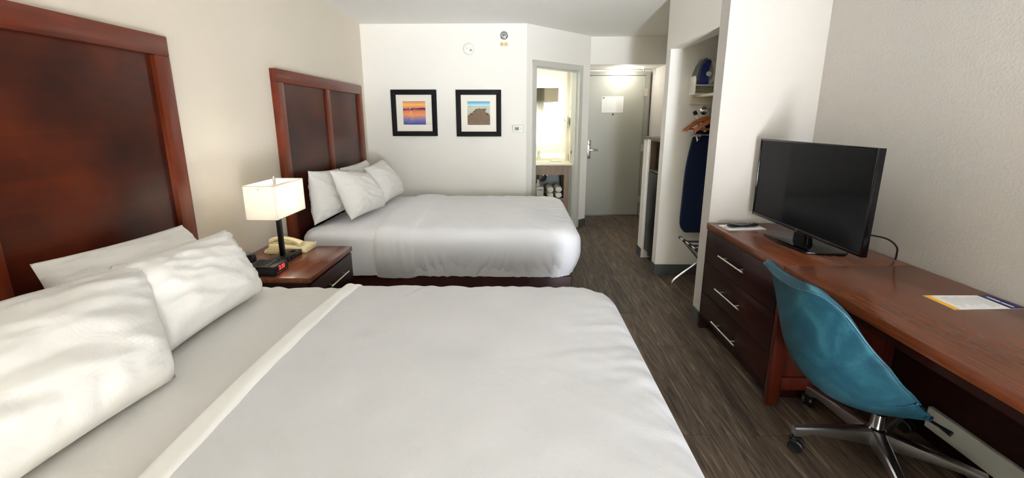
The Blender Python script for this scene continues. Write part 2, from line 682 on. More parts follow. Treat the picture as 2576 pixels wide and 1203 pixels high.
# rear (window) wall with opening
WX0, WX1, WZ0, WZ1 = -0.85, 1.74, 0.15, 1.96
mb = MB()
mb.box(XL, WX0, WY - 0.12, WY, 0, ZC)
mb.box(WX1, XR, WY - 0.12, WY, 0, ZC)
mb.box(WX0, WX1, WY - 0.12, WY, 0, WZ0)
mb.box(WX0, WX1, WY - 0.12, WY, WZ1, ZC)
struct(mb, 'wall_rear', M['wall'], 'wall with the window, behind the viewer')
mb = MB()
for a, b, c, d in ((WX0, WX0 + 0.05, WZ0, WZ1), (WX1 - 0.05, WX1, WZ0, WZ1), (WX0, WX1, WZ0, WZ0 + 0.05), (WX0, WX1, WZ1 - 0.05, WZ1), (0.42, 0.47, WZ0, WZ1)):
    mb.box(a, b, WY - 0.10, WY - 0.05, c, d)
wf = struct(mb, 'window_1', M['frame_grey'], 'window frame behind the viewer')
g = struct(MB().box(WX0 + 0.05, WX1 - 0.05, WY - 0.078, WY - 0.072, WZ0 + 0.05, WZ1 - 0.05), 'window_glass', M['glass'], parent=wf)

# angled wall with the bathroom doorway
A0 = Vector((0.088, YB, 0))
AT = Vector((0.746, 0.666, 0)).normalized()
AN = Vector((-AT.y, AT.x, 0))            # into the bathroom


def AP(s, d, z):
    p = A0 + AT * s + AN * d
    return (p.x, p.y, z)


def abox(mb, s0, s1, d0, d1, z0, z1, bevel=0):
    return mb.hexa([AP(s0, d0, z0), AP(s1, d0, z0), AP(s1, d1, z0), AP(s0, d1, z0), AP(s0, d0, z1), AP(s1, d0, z1), AP(s1, d1, z1), AP(s0, d1, z1)], bevel)


S0, S1, SH, SE = 0.135, 0.905, 2.03, 1.10
mb = MB()
abox(mb, 0, S0, 0, 0.11, 0, ZC)
abox(mb, S1, SE, 0, 0.11, 0, ZC)
abox(mb, S0, S1, 0, 0.11, SH, ZC)
struct(mb, 'wall_angled', M['wall'], 'angled cream wall around the bathroom doorway')
# door frame (jamb lining + casing + stop)
d2 = MB()
abox(d2, S0 - 0.05, S0 + 0.012, -0.014, 0.0, 0, SH + 0.05, 0.003)
abox(d2, S1 - 0.012, S1 + 0.05, -0.014, 0.0, 0, SH + 0.05, 0.003)
abox(d2, S0 - 0.05, S1 + 0.05, -0.0145, 0.0, SH - 0.012, SH + 0.052, 0.003)
abox(d2, S0, S0 + 0.012, 0, 0.12, 0, SH)
abox(d2, S1 - 0.012, S1, 0, 0.12, 0, SH)
abox(d2, S0, S1, 0, 0.12, SH - 0.012, SH)
abox(d2, S1 - 0.027, S1 - 0.012, 0.03, 0.075, 0, SH)
abox(d2, S0 + 0.012, S0 + 0.027, 0.03, 0.075, 0, SH)
abox(d2, S0, S1, 0.03, 0.075, SH - 0.027, SH - 0.012)
dfr = struct(d2, 'door_1', M['frame_grey'], 'pale grey frame of the open bathroom doorway')
sp = MB()
abox(sp, S1 - 0.0145, S1 - 0.0118, 0.080, 0.105, 0.955, 1.055)
sp.mi = 1
abox(sp, S1 - 0.0155, S1 - 0.0125, 0.086, 0.099, 0.99, 1.02)
struct(sp, 'strike_plate', [M['nickel'], M['black']], parent=dfr)
# wall mass between bathroom and entry
struct(MB().zprism([(0.71, 5.498), (0.836, 5.61), (0.909, 5.528), (0.925, YE + 0.1), (0.71, YE + 0.1)], 0, ZC), 'wall_entry_left', M['wall'], 'short wall between bathroom and entry door')
struct(MB().box(0.925, XR, YE + 0.005, YE + 0.1, 0, ZC), 'wall_entry', M['wall'], 'wall holding the entry door')
struct(MB().box(0.91, XR, 5.548, YE + 0.005, 2.114, ZC), 'wall_soffit', M['wall'], 'dropped ceiling box over the entry door')
# closet walls
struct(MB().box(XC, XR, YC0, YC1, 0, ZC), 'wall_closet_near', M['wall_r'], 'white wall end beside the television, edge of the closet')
struct(MB().box(XC, XC + 0.11, YC1, YC2, 2.012, ZC), 'wall_closet_header', M['wall'], 'wall above the open closet')
struct(MB().box(XC, XR, YC2, YC2 + 0.10, 0, ZC), 'wall_closet_far', M['wall'], 'far wall of the open closet')
struct(MB().box(1.29, XR, 4.185, 4.31, 0, 1.235), 'wall_nook', M['wall'], 'low white partition beside the refrigerator')
struct(MB().box(1.275, XR, 4.175, 4.325, 1.235, 1.257), 'trim_2', M['nookwood'], 'thin wood cap on the low partition')
# bathroom shell
BY = 5.90
struct(MB().box(-1.2, 0.71, BY, BY + 0.1, 0, 2.2), 'wall_bathroom_back', M['wall'], 'bright bathroom wall behind the mirror')
struct(MB().box(-1.3, -1.2, YB + 0.11, BY + 0.1, 0, 2.2), 'wall_bathroom_left', M['wall'])
struct(MB().zprism([(-1.2, YB + 0.111), (0.02, YB + 0.111), (0.709, 5.50), (0.709, BY), (-1.2, BY)], 2.10, 2.2), 'ceiling_bathroom', M['ceil'], 'low bathroom ceiling')
# baseboards
BB = 0.10


def bb(name, *boxes):
    mb = MB()
    for b in boxes:
        mb.box(*b)
    return struct(mb, name, M['baseb'], None)


bb('baseboard_left', (XL, XL + 0.008, WY, 4.785, 0, BB))
bb('baseboard_back', (XL + 0.01, 0.07, YB - 0.008, YB, 0, BB))
bb('baseboard_closet', (XC - 0.008, XC, YC0 - 0.008, YC1 + 0.008, 0, BB), (XC - 0.008, XR, YC2 - 0.008, YC2, 0, BB), (XC - 0.008, XC, YC2, YC2 + 0.1, 0, BB), (XC - 0.008, XR - 0.6, YC0 - 0.008, YC0, 0, BB))
bb('baseboard_nook', (1.282, 1.29, 4.177, 4.318, 0, BB), (1.282, XR, 4.31, 4.318, 0, BB))
bb('baseboard_entry', (XR - 0.008, XR, 4.32, 6.14, 0, BB))
mb = MB()
abox(mb, S1 + 0.052, SE + 0.006, -0.008, 0, 0, BB)
struct(mb, 'baseboard_angled', M['baseb'])
struct(MB().box(XR - 0.052, XR - 0.031, 0.2, 1.66, 0.075, 0.175, 0.003), 'trim_1', M['raceway'], 'grey rail on the wall low under the desk')

# entry door
DX0, DX1 = 0.985, 1.806
mb = MB()
mb.box(DX0 - 0.055, DX0, YE - 0.07, YE + 0.006, 0, 2.085, 0.003)
mb.box(DX1, DX1 + 0.055, YE - 0.07, YE + 0.006, 0, 2.085, 0.003)
mb.box(DX0, DX1, YE - 0.07, YE + 0.006, 2.036, 2.085, 0.003)
dr = struct(mb, 'door_2', M['doorframe'], 'grey steel entry door and its frame')
struct(MB().box(DX0 + 0.003, DX1 - 0.003, YE - 0.045, YE + 0.003, 0.012, 2.033, 0.002), 'door_leaf', M['door'], parent=dr)
struct(MB().box(DX0, DX1, YE - 0.06, YE, 0, 0.012), 'threshold', M['steel'], parent=dr)
for z in (1.80, 1.02, 0.25):
    h = MB().cyl((DX1 + 0.002, YE - 0.055, z - 0.055), (DX1 + 0.002, YE - 0.055, z + 0.055), 0.012, seg=12)
    h.box(DX1 - 0.028, DX1 + 0.03, YE - 0.072, YE - 0.044, z - 0.05, z + 0.05)
    struct(h, 'hinge', M['nickel'], parent=dr, smooth=35)
h = MB().box(1.005, 1.06, YE - 0.062, YE - 0.045, 0.86, 1.13, 0.006)
h.cyl((1.033, YE - 0.06, 0.985), (1.033, YE - 0.105, 0.985), 0.014)
h.box(1.02, 1.16, YE - 0.112, YE - 0.094, 0.972, 0.998, 0.006)
h.box(1.018, 1.048, YE - 0.068, YE - 0.06, 1.06, 1.11, 0.003)
struct(h, 'door_handle', M['chrome'], parent=dr, smooth=35)
struct(MB().cyl((1.36, YE - 0.044, 1.497), (1.36, YE - 0.052, 1.497), 0.012), 'peephole', M['black'], parent=dr, smooth=35)


# ------------------------------------------------------------------ headboards
def headboard(name, label, y0, y1, zt, stile, xf=-1.695):
    t = thing(name, label, 'headboard', (XL, (y0 + y1) / 2, 0))
    xb = XL
    rail = 0.092
    MB().box(xb, xf, y0, y0 + stile, 0.05, zt - rail, 0.003).build('stile', M['head_stile'], t)
    MB().box(xb, xf, y1 - stile, y1, 0.05, zt - rail, 0.003).build('stile', M['head_stile'], t)
    MB().box(xb, xf, y0, y1, zt - rail, zt, 0.003).build('top_rail', M['head_rail'], t)
    MB().box(xb, xf, y0 + stile, y1 - stile, 0.30, 0.42, 0.002).build('bottom_rail', M['head_rail'], t)
    ym = (y0 + y1) / 2
    MB().box(xb, xf - 0.006, ym - 0.032, ym + 0.032, 0.42, zt - rail, 0.003).build('centre_stile', M['head_stile'], t)
    for a, b in ((y0 + stile, ym - 0.032), (ym + 0.032, y1 - stile)):
        MB().box(xb, xf - 0.024, a, b, 0.42, zt - rail).build('panel', M['head_panel'], t)
    return t


headboard('headboard', 'tall cherry wood headboard behind the nearer bed, partly out of view', 0.41, 2.085, 1.822, 0.085)
headboard('headboard', 'tall cherry wood headboard behind the farther bed, with two panels', 2.985, 4.60, 1.782, 0.085)


# ------------------------------------------------------------------ beds
def ring_pts(x0, x1, yc, hw, d, rc, closed):
    """rounded rectangle outline inset by d; open at the head unless closed. Returns [(x, y, nx, ny)]"""
    y0, y1 = yc - hw + d, yc + hw - d
    xa, xb = (x0 + d if closed else x0), x1 - d
    r = max(1e-4, min(rc, (y1 - y0) / 2 - 1e-4, (xb - xa) / 2 - 1e-4))
    out = []

    def seg(p, q, n, nrm):
        for i in range(n):
            t = i / n
            out.append((p[0] + (q[0] - p[0]) * t, p[1] + (q[1] - p[1]) * t, nrm[0], nrm[1]))

    def arc(cx, cy, a0, a1, n):
        for i in range(n):
            a = a0 + (a1 - a0) * i / n
            out.append((cx + r * math.cos(a), cy + r * math.sin(a), math.cos(a), math.sin(a)))

    NS, NF, NA = 110, 70, 10
    sx = xa + r if closed else xa
    seg((sx, y0), (xb - r, y0), NS, (0, -1))
    arc(xb - r, y0 + r, -PI / 2, 0, NA)
    seg((xb, y0 + r), (xb, y1 - r), NF, (1, 0))
    arc(xb - r, y1 - r, 0, PI / 2, NA)
    seg((xb - r, y1), (sx, y1), NS, (0, 1))
    if closed:
        arc(xa + r, y1 - r, PI / 2, PI, NA)
        seg((xa, y1 - r), (xa, y0 + r), NF, (-1, 0))
        arc(xa + r, y0 + r, PI, 1.5 * PI, NA)
    else:
        out.append((sx, y1, 0, 1))
    return out


def profile(hw, ztop, zhem, r, crown, tuck, n_side=14):
    """(inset, z, side fraction 0 at top .. 1 at hem)"""
    pr = []
    zs = ztop - crown - r
    for i in range(n_side):
        t = i / n_side
        z = zhem + (zs - zhem) * t
        b = math.sin(min(1, t * 1.25) * PI / 2)
        pr.append((tuck * (1 - b), z, 1 - t))
    for i in range(9):
        a = PI / 2 * i / 8
        pr.append((r * (1 - math.cos(a)), zs + r * math.sin(a), 0))
    m = 26
    for i in range(1, m + 1):
        t = i / m
        d = r + (hw - r) * t
        pr.append((d, ztop - crown * (1 - t) ** 2.2, 0))
    return pr


def cloth_shell(x0, x1, yc, hw, ztop, zhem, r, crown, tuck, rc, seed, pleat, topw, closed):
    mb = MB()
    rows = []
    for d, z, sf in profile(hw, ztop, zhem, r, crown, tuck):
        row = []
        for i, (x, y, nx, ny) in enumerate(ring_pts(x0, x1, yc, hw, min(d, hw - 2e-4), rc, closed)):
            s = x * abs(ny) + y * abs(nx) + 3 * nx + seed
            if sf > 0 or d < 0.02:
                f = sf ** 1.4
                q = s + 0.25 * (1 - sf) * nz(s * 2, seed)
                a = pleat * f * (0.9 * nz(q * 26, z * 2.0, seed) + 0.5 * nz(q * 55, z * 3, seed + 5) + 0.3 * math.sin(q * 70 + 3 * nz(q * 5, 1, seed)))
                a += 0.010 * sf * nz(q * 5, z * 4, seed + 9)
                hz = 0.004 * nz(s * 6, 3, seed) * sf ** 3
                row.append((x + nx * a, y + ny * a, z + hz))
            else:
                e = math.exp(-((d) / 0.16))
                h = topw * (nz(x * 5, y * 5, seed) * 1.0 + 0.35 * nz(x * 14 + y * 3, y * 6, seed + 2))
                # fine pulls running in from the rounded edge
                ln = (nz(s * 20 + 6 * d, d * 5, seed + 3)) * 0.013 * e
                ln -= 0.006 * max(0.0, abs(nz(x * 3.2 - y * 6, y * 2.2 + x * 2, seed + 6)) - 0.12) * sstep(0.1, 0.5, d)
                ln += 0.0035 * nz(x * 16 + y * 24, x * 5 - y * 3, seed + 8) * sstep(-0.1, 0.5, x)
                row.append((x, y, z + h + ln))
        rows.append(row)
    mb.grid(rows, closed)
    bmesh.ops.remove_doubles(mb.bm, verts=mb.bm.verts, dist=8e-4)
    return mb


def section(yc, hw, ztop, zhem, r, crown, tuck):
    """cross-section of the bed cover in (y, z) with outward normals, near hem to far hem."""
    pr = profile(hw, ztop, zhem, r, crown, tuck)
    left = [(yc - hw + d, z) for d, z, _ in pr]
    right = [(yc + hw - d, z) for d, z, _ in pr][::-1]
    pts = left + right[1:]
    out = []
    for i, (y, z) in enumerate(pts):
        a, b = pts[max(0, i - 1)], pts[min(len(pts) - 1, i + 1)]
        dy, dz = b[0] - a[0], b[1] - a[1]
        L = math.hypot(dy, dz) or 1
        out.append((y, z, -dz / L, dy / L))
    return out


def turndown(sec, xa, xb, th, lift, seed, wob):
    mb = MB()
    rows = []
    n = 18
    for k in range(n + 1):
        row = []
        t = k / n
        for i, (y, z, ny, nzv) in enumerate(sec):
            u = (2 * t - 1)
            h = th * (1 - abs(u) ** 5) + lift
            xx = xa + (xb - xa) * t + wob * nz(y * 2.2, z * 2, seed + (4 if t > 0.5 else 0))
            side = sstep(0.05, 0.3, abs(y - sec[len(sec) // 2][0]) - 0.55)
            wv = 0.010 * side * nz(xx * 26 + 3 * z, z * 2, seed) + 0.006 * nz(xx * 12 + y * 4, y * 2 + z * 3, seed + 2)
            e = 1 - abs(u) ** 4
            h += wv * e
            row.append((xx, y + ny * h, z + nzv * h))
        rows.append(row)
    mb.grid(rows)
    return mb


def bed(label, yc, near, hwm):
    t = thing('bed', label, 'bed', (-0.62, yc, 0))
    MB().box(-1.62, 0.42, yc - hwm + 0.05, yc + hwm - 0.05, 0.0, 0.235, 0.012).build('base', M['bedbase'], t)
    cloth_shell(-1.665, 0.41, yc, hwm - 0.012, 0.615 + (0.012 if near else 0), 0.24, 0.07, 0.02, 0.02, 0.09, 3 + yc, 0.006, 0.003, True).build('mattress', M['sheet'] if near else M['sheet_far'], t, smooth=60)
    return t


YB1, YB2 = 1.225, 3.755
HW = 0.77
bed('nearer queen bed with dark red base under white covers', YB1, True, HW)
bed('farther queen bed with dark red base standing along the back wall', YB2, False, HW)

FX = -0.80
for yc, lab, seed in ((YB1, 'smooth white coverlet spread over the nearer bed', 11), (YB2, 'white coverlet with ruffled hanging sides on the farther bed', 23)):
    hem = 0.20
    t = thing('coverlet', lab, 'bed cover', (FX, yc, 0.2))
    if yc == YB1:
        cloth_shell(FX - 0.005, 0.480, yc, HW + 0.012, 0.654, hem, 0.115, 0.03, 0.05, 0.17, seed, 0.008, 0.004, False).build('spread', M['duvet'], t, smooth=70)
        turndown(section(yc, HW + 0.013, 0.654, hem, 0.115, 0.03, 0.05), FX - 0.062, FX + 0.012, 0.014, -0.004, seed, 0.006).build('folded_edge', M['fold'], t, smooth=70)
    else:
        cloth_shell(FX - 0.03, 0.490, yc, HW, 0.642, 0.232, 0.115, 0.03, 0.05, 0.15, seed, 0.018, 0.004, False).build('spread', M['sheet_far'], t, smooth=70)
        turndown(section(yc, HW + 0.001, 0.642, 0.226, 0.115, 0.03, 0.05), FX - 0.30, FX + 0.015, 0.019, -0.003, seed, 0.035).build('folded_edge', M['sheet_far'], t, smooth=70)


def pillow(label, BL, BR, TR, TL, thick, seed, group):
    BL, BR, TR, TL = [Vector(p) for p in (BL, BR, TR, TL)]
    nrm = ((BR - BL).cross(TL - BL) + (BR - TR).cross(TL - TR) * -1).normalized()
    n = 40
    mb = MB()

    def P(u, v):
        # edges bow inward between the corners
        du = 0.022 * (math.sin(PI * v)) * (2 * u - 1)
        dv = 0.028 * (math.sin(PI * u)) * (2 * v - 1)
        uu, vv = u - du * abs(2 * u - 1), v - dv * abs(2 * v - 1)
        return BL * ((1 - uu) * (1 - vv)) + BR * (uu * (1 - vv)) + TR * (uu * vv) + TL * ((1 - uu) * vv)

    def T(u, v):
        a = max(0.0, 1 - abs(2 * u - 1) ** 3.4)
        b = max(0.0, 1 - abs(2 * v - 1) ** 3.0)
        sag = 1 + 0.28 * (0.45 - v)
        return (a * b) ** 0.5 * sag * (1 + 0.10 * nz(u * 2 + seed, v * 2, seed))

    sheets = []
    for sgn, amt in ((1, 0.62), (-1, 0.38)):
        rows = []
        for j in range(n + 1):
            row = []
            for i in range(n + 1):
                u, v = i / n, j / n
                h = thick * amt * T(u, v)
                edge = min(u, 1 - u, v, 1 - v)
                k = sstep(0, 0.08, edge)
                wr = 0.013 * nz(u * 4 + seed, v * 9 + u * 3, seed) + 0.008 * nz(u * 9, v * 17 + 5 * u, seed + 3)
                cu, cv = abs(2 * u - 1), abs(2 * v - 1)
                corner = (cu * cv) ** 2
                wr += 0.016 * corner * math.sin(9 * math.atan2(cv + 0.1, cu + 0.1) + seed) + 0.010 * cv ** 3 * nz(u * 16, 1, seed + 7)
                rim = max(cu, cv)
                wr -= 0.020 * abs(nz(u * 5 + 3 * v + seed, v * 13, seed + 11)) * sstep(0.35, 0.95, rim)
                wr -= 0.010 * abs(nz(u * 15, v * 6 + 4 * u, seed + 15)) * sstep(0.2, 0.9, cv)
                hh = h + wr * k
                row.append(P(u, v) + nrm * (sgn * hh))
            rows.append(row)
        if sgn > 0:
            front = rows
        else:
            back = rows
    V = mb.grid(front)
    W = mb.grid(back)
    o = mb.build('pillow', M['pillow'], None, origin=((BL + BR) / 2), smooth=70, weld=True)
    return tag(o, label, 'pillow', group)


G1, G2 = 'pillows on the nearer bed', 'pillows on the farther bed'
ZP = 0.645
pillow('large white pillow in front at the left end of the nearer bed', (-1.12, 0.50, ZP), (-1.07, 1.14, ZP), (-1.40, 1.455, 0.91), (-1.44, 0.62, 0.985), 0.19, 1, G1)
pillow('white front pillow of the nearer bed beside the nightstand', (-1.20, 1.21, ZP), (-1.20, 1.80, ZP), (-1.41, 1.90, 0.915), (-1.40, 1.32, 0.94), 0.17, 2, G1)
pillow('white pillow leaning on the headboard behind the front pillows of nearer bed', (-1.47, 1.20, ZP + 0.05), (-1.47, 1.92, ZP + 0.03), (-1.59, 1.87, 0.945), (-1.60, 1.26, 0.97), 0.15, 3, G1)
pillow('white pillow of the farther bed standing nearest the lamp', (-1.58, 3.08, ZP - 0.02), (-1.52, 3.66, ZP), (-1.61, 3.66, 1.00), (-1.61, 3.12, 1.045), 0.17, 4, G2)
pillow('white front pillow of the farther bed, nearer of its front two', (-1.33, 3.18, ZP), (-1.23, 3.70, ZP), (-1.42, 3.80, 0.935), (-1.48, 3.20, 1.04), 0.19, 5, G2)
pillow('white back pillow of the farther bed beside the back wall', (-1.56, 3.72, ZP), (-1.56, 4.38, ZP), (-1.61, 4.36, 1.01), (-1.61, 3.68, 1.00), 0.13, 6, G2)
pillow('white front pillow of the farther bed next to the back wall', (-1.27, 3.80, ZP), (-1.25, 4.38, ZP), (-1.47, 4.38, 1.01), (-1.45, 3.84, 0.985), 0.19, 7, G2)

# ------------------------------------------------------------------ nightstand
NX0, NX1, NY0, NY1, NZ = XL + 0.05, -1.115, 2.07, 2.64, 0.60
t = thing('nightstand', 'cherry wood nightstand with one drawer between the two beds', 'nightstand', (-1.42, 2.355, 0))
MB().box(NX0, NX1, NY0, NY1, NZ - 0.03, NZ, 0.002).build('top', M['desk_top'], t)
mb = MB()
mb.box(NX0, NX1 - 0.02, NY0 + 0.005, NY0 + 0.03, 0.0, NZ - 0.03)
mb.box(NX0, NX1 - 0.02, NY1 - 0.03, NY1 - 0.005, 0.0, NZ - 0.03)
mb.box(NX0, NX0 + 0.02, NY0 + 0.03, NY1 - 0.03, 0.05, NZ - 0.03)
mb.box(NX0 + 0.02, NX1 - 0.03, NY0 + 0.03, NY1 - 0.03, 0.10, 0.13)
mb.box(NX0 + 0.02, NX1 - 0.03, NY0 + 0.03, NY1 - 0.03, 0.33, 0.35)
mb.build('carcass', M['desk_dark'], t)
dw = MB().box(NX1 - 0.022, NX1 - 0.002, NY0 + 0.012, NY1 - 0.012, 0.36, NZ - 0.04, 0.002).build('drawer', M['desk_dark'], t)
hb = MB()
hb.cyl((NX1 + 0.026, 2.25, 0.475), (NX1 + 0.026, 2.50, 0.475), 0.0055, seg=12)
for y in (2.28, 2.47):
    hb.cyl((NX1 - 0.003, y, 0.475), (NX1 + 0.026, y, 0.475), 0.0045, seg=10)
hb.build('handle', M['nickel'], dw)

# lamp
LX, LY = -1.415, 2.35
t = thing('table_lamp', 'lit table lamp with white rectangular shade and black post on nightstand', 'lamp', (LX, LY, NZ))
mb = MB().box(LX - 0.05, LX + 0.05, 2.235, 2.475, NZ, NZ + 0.033, 0.002)
mb.build('base', M['lampmetal'], t)
mb = MB().box(LX + 0.0502, LX + 0.052, 2.31, 2.34, NZ + 0.008, NZ + 0.026)
mb.box(LX + 0.0502, LX + 0.052, 2.35, 2.38, NZ + 0.008, NZ + 0.026)
mb.build('outlet', M['black_gloss'], t)
MB().lathe((LX + 0.015, 2.43, NZ + 0.0325), (0, 0, 1), [(0.022, 0), (0.022, 0.003), (0.012, 0.006), (0.001, 0.006)], 20).build('switch', M['black_gloss'], t)
MB().box(LX - 0.012, LX + 0.012, LY - 0.012, LY + 0.012, NZ + 0.03, 0.93, 0.002).build('post', M['lampmetal'], t)
sx0, sx1, sy0, sy1, sz0, sz1 = -1.502, -1.330, 2.195, 2.505, 0.888, 1.078
mb = MB()
th = 0.002
for b in ((sx0, sx1, sy0, sy0 + th, sz0, sz1), (sx0, sx1, sy1 - th, sy1, sz0, sz1), (sx0, sx0 + th, sy0 + th, sy1 - th, sz0, sz1), (sx1 - th, sx1, sy0 + th, sy1 - th, sz0, sz1)):
    mb.box(*b)
sh = mb.build('lamp_shade', M['shade'], t, smooth=0)
for z in (sz0 - 0.001, sz1 - 0.002):
    MB().tube([(sx0, sy0, z), (sx1, sy0, z), (sx1, sy1, z), (sx0, sy1, z)], 0.0016, 6, True).build('shade_trim', M['ivory_dark'], sh)
mb = MB()
mb.tube([(sx0, LY, sz1 - 0.02), (sx1, LY, sz1 - 0.02)], 0.0025, 8)
mb.tube([(LX, sy0, sz1 - 0.02), (LX, sy1, sz1 - 0.02)], 0.0025, 8)
for s in (-1, 1):
    mb.tube([(LX, LY + s * 0.012, 0.93), (LX, LY + s * 0.055, 0.97), (LX, LY + s * 0.05, 1.03), (LX, LY + s * 0.008, sz1 - 0.02)], 0.0022, 8)
mb.build('harp', M['nickel'], t)
MB().lathe((LX, LY, sz1 - 0.022), (0, 0, 1), [(0.008, 0), (0.008, 0.012), (0.007, 0.014), (0.0075, 0.055), (0.001, 0.055)], 16).build('finial', M['nickel'], t)
MB().lathe((LX, LY, 0.92), (0, 0, 1), [(0.014, 0), (0.016, 0.02), (0.017, 0.03), (0.028, 0.055), (0.029, 0.075), (0.018, 0.10), (0.001, 0.105)], 20).build('bulb', emit('bulb_glow', (255, 236, 200), 6), t)
pl = bpy.data.lights.new('lamp_bulb_light', 'POINT')
pl.energy = 5.4
pl.color = (1.0, 0.965, 0.90)
pl.shadow_soft_size = 0.032
po = bpy.data.objects.new('lamp_bulb_light', pl)
COL.objects.link(po)
po.location = (LX, LY, 1.0)
pl.use_shadow = True

# clock radio
t = thing('clock_radio', 'black clock radio with red digits on the nightstand edge', 'clock', (-1.39, 2.155, NZ))
cx0, cx1, cy0, cy1 = -1.475, -1.315, 2.09, 2.225
MB().xprism([(cy0, NZ), (cy1, NZ), (cy1, NZ + 0.045), (cy1 - 0.01, NZ + 0.053), (cy0 + 0.01, NZ + 0.053), (cy0, NZ + 0.045)], cx0, cx1, 0.003).build('body', M['black'], t)
MB().box(cx1, cx1 + 0.0012, cy0 + 0.03, cy0 + 0.105, NZ + 0.019, NZ + 0.046).build('display', M['led_dim'], t)
mb = MB()
mb.mesh(textmesh('2:35', 0.033, 0.0004, basis((cx1 + 0.0018, cy0 + 0.070, NZ + 0.0325), (0, 1, 0), (0, 0, 1))))
mb.build('digits', M['red_led'], t, smooth=0)
mb = MB()
for k in range(5):
    mb.box(cx1, cx1 + 0.002, cy0 + 0.022 + k * 0.021, cy0 + 0.034 + k * 0.021, NZ + 0.006, NZ + 0.011)
mb.build('front_buttons', M['steel'], t)
mb = MB()
for k in range(6):
    mb.box(cx1 - 0.045, cx1 - 0.033, cy0 + 0.02 + k * 0.017, cy0 + 0.03 + k * 0.017, NZ + 0.052, NZ + 0.056, 0.001)
mb.build('top_buttons', M['black_gloss'], t)
mb = MB()
for k in range(9):
    mb.box(cx0 + 0.015 + k * 0.009, cx0 + 0.019 + k * 0.009, cy0 + 0.02, cy1 - 0.02, NZ + 0.0525, NZ + 0.0545)
mb.build('speaker_grille', M['black'], t)

# phone
t = thing('telephone', 'ivory corded desk telephone behind the lamp on nightstand', 'telephone', (-1.465, 2.56, NZ))
px0, px1, py0, py1 = -1.59, -1.345, 2.485, 2.63
pz = NZ


def PH(fr, h):
    return pz + 0.006 + h


MB().hexa([(px0, py0, pz), (px1, py0, pz), (px1, py1, pz), (px0, py1, pz),
           (px0 + 0.006, py0 + 0.006, pz + 0.055), (px1 - 0.006, py0 + 0.006, pz + 0.034), (px1 - 0.006, py1 - 0.006, pz + 0.034), (px0 + 0.006, py1 - 0.006, pz + 0.055)], 0.006).build('body', M['ivory'], t)
hp = []
for k in range(13):
    u = k / 12
    x = px0 + 0.008 + u * 0.20
    z = pz + 0.072 - 0.022 * u + 0.026 * math.sin(PI * u) ** 0.8
    hp.append((x, py0 + 0.035, z))
mb = MB()
rows = []
for k, (x, y, z) in enumerate(hp):
    u = k / 12
    e = abs(2 * u - 1)
    hw_, hh_ = 0.019 + 0.008 * e ** 3, 0.010 + 0.006 * e ** 3
    rows.append([(x, y + hw_ * math.copysign(abs(math.cos(a)) ** 0.6, math.cos(a)), z + hh_ * math.copysign(abs(math.sin(a)) ** 0.6, math.sin(a))) for a in [2 * PI * q / 16 for q in range(16)]])
V = mb.grid(rows, True)
mb.bm.faces.new(V[0][::-1])
mb.bm.faces.new(V[-1])
for x in (px0 + 0.03, px0 + 0.185):
    u = (x - px0 - 0.008) / 0.2
    mb.cyl((x, py0 + 0.035, pz + 0.04), (x, py0 + 0.035, pz + 0.072 - 0.022 * u), 0.022, seg=16)
mb.build('handset', M['ivory'], t)
mb = MB()
for i in range(3):
    for j in range(4):
        x = px0 + 0.075 + j * 0.024
        y = py0 + 0.077 + i * 0.02
        zt_ = pz + 0.055 - 0.021 * (x - px0) / 0.245
        mb.box(x - 0.008, x + 0.008, y - 0.006, y + 0.006, zt_ - 0.004, zt_ + 0.004, 0.001)
mb.build('keypad', M['ivory_dark'], t)
MB().box(px1 - 0.06, px1 - 0.05, py0 + 0.062, py0 + 0.07, pz + 0.036, pz + 0.043, 0.001).build('message_light', plain('red_lens', (150, 30, 22), 0.3), t)
coil = []
path = [(px0 + 0.005, py0 + 0.03, pz + 0.028), (px0 - 0.012, py0 - 0.012, pz + 0.012), (px0 + 0.05, py0 - 0.022, pz + 0.010), (px0 + 0.11, py0 - 0.02, pz + 0.012)]
N = 200
for k in range(N + 1):
    u = k / N * 3
    i = min(2, int(u))
    f = u - i
    p = Vector(path[i]).lerp(Vector(path[i + 1]), f)
    d = (Vector(path[i + 1]) - Vector(path[i])).normalized()
    s_ = d.orthogonal().normalized()
    q_ = d.cross(s_)
    a = k * 2 * PI / 9
    coil.append(p + s_ * 0.008 * math.cos(a) + q_ * 0.008 * math.sin(a))
MB().tube(coil, 0.0018, 5).build('coiled_cord', M['ivory'], t)
coil = []
mb = MB()
for k in range(70):
    a = k * 2 * PI / 9
    u = k / 69
    coil.append((px1 - 0.01 + 0.022 * math.sin(PI * u) + 0.006 * math.cos(a), py0 + 0.07 + 0.06 * u, pz + 0.028 + 0.012 * math.sin(PI * u) + 0.008 * math.sin(a)))
mb.tube(coil, 0.0018, 5)
mb.build('coiled_cord', M['ivory'], t)

# power block behind the clock
t = thing('power_block', 'grey power outlet block with black plugs beside the clock radio', 'power outlet', (-1.60, 2.29, NZ))
MB().box(-1.665, -1.575, 2.275, 2.32, NZ, NZ + 0.062, 0.006).build('body', M['steel'], t)
mb = MB()
mb.box(-1.635, -1.632, 2.2735, 2.2755, NZ + 0.022, NZ + 0.042)
for z in (0.022, 0.031, 0.040):
    mb.box(-1.632, -1.620, 2.2735, 2.2755, NZ + z, NZ + z + 0.003)
mb.build('socket_slots', M['black'], t)
for x in (-1.590, -1.556):
    MB().lathe((x, 2.285, NZ), (0, 0, 1), [(0.016, 0), (0.019, 0.01), (0.019, 0.045), (0.014, 0.058), (0.001, 0.06)], 18).build('plug', M['black'], t)

# ------------------------------------------------------------------ pictures and wall devices on the back wall
yw = YB


